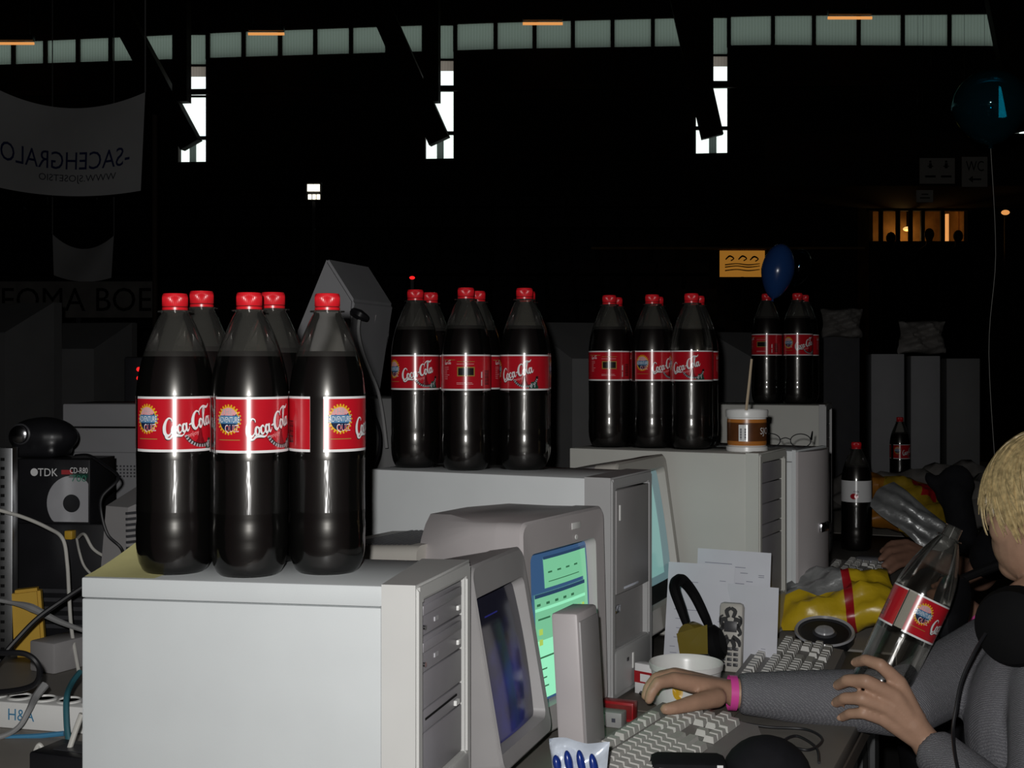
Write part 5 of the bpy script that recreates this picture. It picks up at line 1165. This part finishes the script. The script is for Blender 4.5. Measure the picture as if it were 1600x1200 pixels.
# yellow thing, adapter boxes, power strip, small black box
q_ = P(45, 985, 2.48); t = thing('yellow_holder', 'yellow plastic holder behind the cables at left', 'holder', (q_.x, 2.48, DESK), R(10))
b = B().prism([(-.028, 0, 0), (.03, 0, 0), (.03, .03, 0), (-.028, .03, 0)], [(-.033, .0, .13), (.02, 0, .135), (.02, .03, .135), (-.033, .03, .13)]); bmesh.ops.bevel(b.bm, geom=b.bm.edges[:], offset=.006, segments=2, affect='EDGES'); b.build('shell', 'yellow_plastic', t)
t, w_, hh = boxthing('adapter_box', 'grey adapter box on the table left of the nearest tower', 'adapter', 38, 92, 1003, 1046, 2.36, .09, 'plastic_grey', R(-28), DESK, 'grey adapters'); 
t, w_, hh = boxthing('adapter_box', 'grey adapter box half hidden behind the nearest white tower', 'adapter', 98, 150, 1000, 1040, 2.42, .09, 'case_grey', R(-20), DESK, 'grey adapters')
q_ = at_desk(68, 1143); t = thing('power_strip', 'white power strip with blue handwritten letters and round sockets', 'power strip', (q_.x, q_.y, DESK), R(-14))
B().bx(-.13, .095, 0, .055, .0, .042, .004).build('housing', 'white_plastic', t)
for k in range(5):
    B().lathe([(.019, 0), (.020, .002), (.017, .003), (.016, -.004)], 20, Matrix.Translation((-.105+k*.044, .028, .042)), True, False).build('socket', 'white_plastic', t); 
b = B(); add_text(b, 'H&A', lambda x, y: (x-.062, -.0008, y), width=.046, height=.018, y=.014); b.build('lettering', 'cable_blue', t)
q_ = at_desk(95, 1215); t = thing('black_adapter', 'black power adapter at the bottom left', 'adapter', (q_.x, q_.y, DESK), R(-20)); B().bx(-.055, .07, 0, .07, 0, .03, .004).build('case', 'plastic_black', t); B().bx(-.03, .03, .02, .05, .03, .0308).build('sticker', 'plastic_dark', t)
# cables
def cable(label, pts, r_, mt, group='loose cables at left'):
    o = B().tube([P(*p_) for p_ in pts], r_, 8, n=10).build('cable', mt); tag(o, label, 'cable', group); return o
cable('white cable curving across the black case at left', [(-30, 790, 2.45), (30, 806, 2.45), (75, 825, 2.44), (98, 842, 2.42), (105, 880, 2.42), (108, 930, 2.42), (112, 985, 2.4), (125, 1060, 2.36)], .0035, 'cable_white')
cable('thin white cable looping from the yellow plug', [(122, 840, 2.56), (132, 835, 2.52), (146, 858, 2.5), (170, 872, 2.48), (200, 880, 2.46), (225, 890, 2.44)], .003, 'cable_white')
cable('thin pale cable hanging from the yellow plug', [(120, 842, 2.57), (124, 862, 2.54), (132, 885, 2.52), (150, 905, 2.5)], .0025, 'cable_white')
cable('black cable looping over the ribbed monitor', [(118, 712, 2.55), (140, 712, 2.5), (165, 728, 2.45), (185, 747, 2.4), (160, 775, 2.38), (158, 800, 2.38), (168, 835, 2.38), (190, 858, 2.38), (196, 890, 2.4)], .003, 'cable_black')
cable('thick black cable looping at the left edge', [(-40, 1020, 1.95), (0, 1020, 1.93), (40, 1022, 1.92), (60, 1040, 1.92), (58, 1065, 1.94), (30, 1078, 1.96), (-40, 1085, 2.0)], .0045, 'cable_black')
cable('dark cable slanting behind the yellow holder', [(128, 918, 2.3), (95, 940, 2.28), (60, 965, 2.26), (30, 995, 2.24), (0, 1030, 2.22), (-30, 1075, 2.2)], .0045, 'cable_black')
cable('grey cable with light plug crossing the yellow holder', [(-20, 935, 2.40), (20, 942, 2.40), (50, 950, 2.39), (90, 970, 2.38), (130, 985, 2.37)], [.004, .004, .008, .0055, .004], 'cable_grey')
cable('teal cable hanging before the power strip', [(125, 1050, 2.02), (112, 1068, 1.99), (104, 1090, 1.95), (104, 1130, 1.93), (108, 1170, 1.92), (110, 1230, 1.9)], .0045, 'cable_teal')
cable('blue cable lying along the table under the power strip', [(-40, 1156, 1.95), (20, 1152, 1.95), (60, 1150, 1.95), (100, 1146, 1.95)], .004, 'cable_blue')
cable('grey cable plugged into the power strip', [(70, 1070, 2.0), (55, 1090, 1.98), (45, 1110, 1.95), (30, 1135, 1.94), (5, 1150, 1.94), (-30, 1156, 1.94)], [.007, .006, .0045, .004, .004, .004], 'cable_grey')
cable('white cable leaning beside the nearest tower', [(128, 1115, 1.80), (115, 1150, 1.80), (103, 1190, 1.80), (95, 1240, 1.8)], .004, 'cable_white')
cable('short pale cable loop by the black adapter', [(52, 1190, 1.86), (56, 1172, 1.86), (62, 1164, 1.86), (68, 1176, 1.86), (68, 1196, 1.86)], .0035, 'cable_white')
cable('grey twin cable hanging from the wedge-shaped monitor', [(561, 500, 2.98), (560, 520, 2.97), (566, 548, 2.95), (578, 580, 2.93), (590, 610, 2.91), (598, 650, 2.9), (604, 700, 2.9)], .004, 'cable_grey', 'cables behind the bottles')
cable('black cable drooping between the first and second bottle groups', [(560, 560, 2.95), (575, 620, 2.8), (592, 670, 2.7), (592, 705, 2.66), (583, 730, 2.62)], .003, 'cable_black', 'cables behind the bottles')
cable('black cable coiled on the table edge below the grey sleeve', [(1150, 1128, 1.99), (1200, 1136, 1.985), (1260, 1140, 1.975), (1285, 1156, 1.92), (1262, 1172, 1.87), (1225, 1160, 1.90), (1245, 1150, 1.935), (1275, 1168, 1.885), (1280, 1192, 1.82)], .0022, 'cable_black', 'cables on the near table')
# red and green pilot lights behind the near bottles
t = thing('black_hub', 'small black hub with red and green lights behind the nearest bottles', 'hub', (P(217, 600, 3.4).x, 3.4, DESK), 0); z6 = P(217, 640, 3.4).z-DESK
B().bx(-.04, .05, 0, .08, 0, z6+.14, .006).build('case', 'plastic_black', t)
for py, mt in ((577, 'led_red'), (591, 'led_red'), (607, 'led_green')): B().ell((0, -.002, P(217, py, 3.4).z-DESK), (.006, .004, .006), None, 10, 8).build('light', mt, t)
# wedge-shaped monitor back, standing on a hidden tower
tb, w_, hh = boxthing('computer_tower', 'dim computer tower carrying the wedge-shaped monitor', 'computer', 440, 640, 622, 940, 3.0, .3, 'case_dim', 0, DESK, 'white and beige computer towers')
ax = P(510, 402, 3.02); ext = P(575, 409, 3.26)-ax; t = thing('wedge_monitor', 'pale grey wedge-shaped monitor back rising behind the nearest bottles', 'monitor', (ax.x, 3.02, DESK+hh), 0); og = V((ax.x, 3.02, DESK+hh))
poly = [P(510, 402, 3.02)-og, P(553, 470, 3.02)-og, P(545, 520, 3.02)-og, P(530, 615, 3.02)-og, P(450, 615, 3.02)-og, P(462, 520, 3.02)-og]
poly[3].z = poly[4].z = 0.0
b = B(); b.prism([p_ for p_ in poly], [p_+V((ext.x, ext.y, 0)) for p_ in poly]); bmesh.ops.bevel(b.bm, geom=b.bm.edges[:], offset=.006, segments=2, affect='EDGES'); b.build('housing', 'case_shade', t)
B().prism([P(556, 500, 3.10)-og, P(588, 492, 3.16)-og, P(578, 540, 3.16)-og, P(548, 545, 3.10)-og], [P(556, 500, 3.2)-og, P(590, 492, 3.24)-og, P(580, 540, 3.24)-og, P(550, 545, 3.2)-og]).build('rear_panel', 'plastic_pinkgrey', t, smooth=False)
B().tube([P(551, 487, 2.99)-og, P(562, 492, 2.98)-og, P(574, 498, 2.99)-og], [.010, .013, .007], 8).build('plug', 'plastic_black', t)
# ------------------------------------------------------------------ dim things farther back
def far_crt(label, px, py_top, W, H, d, rz, mt='case_grey', zb=None):
    q_ = P(px, py_top, d); zb = q_.z-H; t = thing('crt_monitor', label, 'monitor', (q_.x, q_.y, zb), rz, 'dim monitors far back')
    B().loft([[(-W/2, 0, .04), (W/2, 0, .04), (W/2, 0, H), (-W/2, 0, H)], [(-W/2, .06, .04), (W/2, .06, .04), (W/2, .06, H), (-W/2, .06, H)], [(-W*.33, .34, .08), (W*.33, .34, .08), (W*.33, .34, H*.82), (-W*.33, .34, H*.82)]]).build('housing', mt, t, smooth=False)
    B().bx(-W*.42, W*.42, -.004, 0, .09, H-.04).build('screen', 'plastic_dark', t); B().lathe([(.1, 0), (.1, .01), (.05, .015), (.05, .05)], 20, Matrix.Translation((0, .14, 0))).build('swivel_base', mt, t)
    return t, zb
def far_table(label, x, y, z, L=2.6, D=.8, rz=-TH):
    t = thing('folding_table', label, 'table', (x, y, 0), rz, 'folding tables far back')
    B().bx(-D/2, D/2, -L/2, L/2, z-.03, z, .003).build('table_top', 'desk_top', t)
    for a in (-D/2+.05, D/2-.05):
        for c in (-L/2+.08, L/2-.08): B().tube([(a, c, 0), (a, c, z-.03)], .016, 8, False).build('leg', 'steel', t)
def back_row(items):
    for lb, px, yt, W, d, rz, mt in items:
        t, zb = far_crt(lb, px, yt, W, P(px, yt, d).z-DESK, d, rz, mt)
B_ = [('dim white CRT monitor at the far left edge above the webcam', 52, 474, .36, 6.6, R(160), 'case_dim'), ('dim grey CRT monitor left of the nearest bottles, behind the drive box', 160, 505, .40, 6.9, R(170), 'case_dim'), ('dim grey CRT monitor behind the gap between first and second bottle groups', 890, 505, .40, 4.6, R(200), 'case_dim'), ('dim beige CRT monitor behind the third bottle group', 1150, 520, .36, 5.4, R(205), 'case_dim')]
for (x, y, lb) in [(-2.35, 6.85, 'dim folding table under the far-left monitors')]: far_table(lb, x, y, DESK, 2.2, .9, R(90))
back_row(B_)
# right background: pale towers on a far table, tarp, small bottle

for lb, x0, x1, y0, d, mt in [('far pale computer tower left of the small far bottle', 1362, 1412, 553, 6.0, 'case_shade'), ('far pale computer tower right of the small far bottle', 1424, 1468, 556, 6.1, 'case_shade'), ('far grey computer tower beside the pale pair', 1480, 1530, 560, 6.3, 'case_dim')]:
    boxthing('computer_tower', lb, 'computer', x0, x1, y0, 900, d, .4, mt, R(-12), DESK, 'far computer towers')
qb = P(1405, 640, 5.6)
bottle('far small cola bottle standing between two pale towers', bX(1406, 5.8), 5.8, DESK, 30, 'loose bottles')
t = thing('grey_tarp', 'grey crumpled cloth lying over the far right table', 'cloth', (P(1480, 650, 4.5).x, 4.5, DESK), 0)
b = pillow_bm(.9, .55, .05, 41, .02, None, 24, 20); bmesh.ops.transform(b.bm, matrix=Matrix.Translation((0, .02, .10)) @ Euler((R(-90), 0, 0)).to_matrix().to_4x4(), verts=b.bm.verts[:]); ground(b); b.build('cloth', 'tarp', t, ang=60)
for lb, px, py, s_, d, mt in [('crumpled clear plastic bag on the far right towers', 1440, 527, .10, 6.25, 'tarp'), ('grey crumpled cloth heap left of the far towers', 1315, 505, .09, 6.4, 'tarp')]:
    q_ = P(px, py, d); t = thing('plastic_bag', lb, 'bag', q_, 0); b = pillow_bm(s_*2.2, s_*1.6, s_*.5, int(px), s_*.12); b.build('bag', mt, t, ang=60)
    if px < 1400: B().bx(-s_, s_, -.0, s_*1.2, -(q_.z-DESK), -s_*.7).build('stand', 'plastic_dark', t)
# banners
def banner(label, corners, d, sag_t, sag_b, mt='banner_cloth', texts=()):
    (xa, ya), (xb, yb), (xc, yc), (xd, yd) = corners          # top left, top right, bottom right, bottom left
    q0 = P((xa+xb)/2, (yc+yd)/2, d); t = thing('cloth_banner', label, 'banner', q0, 0, 'white banners at the left'); n, m_ = 28, 10
    def f(u, v, o=0):
        tx, ty = xa+(xb-xa)*u, ya+(yb-ya)*u+sag_t*4*u*(1-u); bx_, by = xd+(xc-xd)*u, yd+(yc-yd)*u+sag_b*4*u*(1-u)
        return P(tx+(bx_-tx)*v, ty+(by-ty)*v, d+.06*math.sin(5*u+2*v)-o)-q0
    b = B(); g = [[b.bm.verts.new(f(i/n, j/m_)) for j in range(m_+1)] for i in range(n+1)]
    for i in range(n):
        for j in range(m_): b._f([g[i][j], g[i+1][j], g[i+1][j+1], g[i][j+1]])
    c_ = b.build('cloth', mt, t, ang=80)
    for txt, u0, u1, v0, v1, im in texts:
        b = B(); vs, fs = text2d(txt); xs_ = [v[0] for v in vs]; ys_ = [v[1] for v in vs]
        vv = [b.bm.verts.new(f(u1-(u1-u0)*(x-min(xs_))/(max(xs_)-min(xs_)), v1-(v1-v0)*(y-min(ys_))/(max(ys_)-min(ys_)), .02)) for x, y in vs]
        for fc in fs: b._f([vv[i] for i in fc])
        b.build('lettering', im, c_)
    for (x_, y_) in ((xa, ya), (xb, yb)):
        p_ = P(x_, y_, d)-q0; B().tube([p_, p_+V((0, 0, 11.2-P(x_, y_, d).z))], .006, 6, False).build('rope', 'cable_grey', t)
banner('large white banner with mirrored dark lettering hanging at upper left', ((-30, 125), (227, 144), (220, 298), (-30, 286)), 9.5, 34, 14, texts=(('-SACEHGRALO', .12, .92, .50, .70, 'ink_blue'), ('WWW.SJOSETSIO', .36, .84, .76, .86, 'ink_dark')))
banner('small pale banner hanging low at left', ((82, 366), (178, 368), (174, 434), (84, 430)), 14.0, 22, 8)
q_ = P(120, 468, 12.0); t = thing('letter_board', 'dim white board with black block letters low at left', 'sign', q_, 0)
B().bx(-.75, .75, 0, .04, -.17, .17).build('board', 'tarp', t); b = B()
add_text(b, 'EOMA BOE', lambda x, y: (-.7+x, -.006, -.11+y), width=1.4, height=.22); b.build('lettering', 'gap_black', t); B().bx(-.02, .02, .04, .08, -q_.z, -.1).build('post', 'plastic_dark', t)
# tall thin pole
o = B().tube([P(242, 180, 10)*1, V((P(242, 180, 10).x, 10, 0))], .02, 8, False).build('thin_pole', 'beam_brown'); tag(o, 'thin vertical pole behind the nearest bottles', 'pole')
# restroom signs
def sign(label, px0, px1, py0, py1, d, draw):
    a, c = P(px0, py0, d), P(px1, py1, d); t = thing('hanging_sign', label, 'sign', ((a.x+c.x)/2, d, c.z), 0, 'hanging signs at right'); w_, hh = c.x-a.x, a.z-c.z
    B().bx(-w_/2, w_/2, 0, .02, 0, hh).build('plate', 'sign_plate', t); b = B(); draw(b, lambda x, y: (-w_/2+x*w_, -.006, y*hh)); b.build('print', 'gap_black', t)
    for x in (-w_*.4, w_*.4): B().tube([(x, .01, hh), (x, .01, 11.2-c.z)], .002, 6, False).build('rope', 'cable_black', t)
def quad(b, f, x0, x1, y0, y1): b.poly([f(x0, y0), f(x1, y0), f(x1, y1), f(x0, y1)])
def d1_(b, f):
    for x in (.2, .65): quad(b, f, x-.05, x+.25, .24, .32); quad(b, f, x+.06, x+.14, .6, .8); quad(b, f, x+.02, x+.18, .66, .70); quad(b, f, x+.07, x+.13, .82, .9)
def d2_(b, f):
    add_text(b, 'WC', f, width=.7, height=.34, x=.15, y=.52); quad(b, f, .4, .75, .22, .28); b.poly([f(.25, .25), f(.42, .14), f(.42, .36)])
def d3_(b, f): quad(b, f, .2, .8, .3, .4); quad(b, f, .3, .7, .6, .7)
sign('pale sign with two figures and dashes at upper right', 1437, 1492, 247, 287, 18, d1_); sign('pale toilet sign with left arrow at upper right', 1503, 1543, 245, 292, 18, d2_); sign('small faint sign below the two-figure sign', 1432, 1458, 297, 316, 18.4, d3_)
# pilot lights far away
for lb, px, py, d, mt, s_ in [('tiny red light in the dark above the middle bottles', 644, 434, 12, 'led_red', .02), ('tiny orange lamp far right above the towers', 1571, 332, 24, 'lamp_orange', .06)]:
    q_ = P(px, py, d); t = thing('pilot_light', lb, 'light', q_, 0); B().ell((0, 0, 0), (s_*1.3, s_, s_*.8)).build('bulb', mt, t); B().bx(-.015, .015, .0, .03, -q_.z, 0).build('post', 'plastic_black', t)
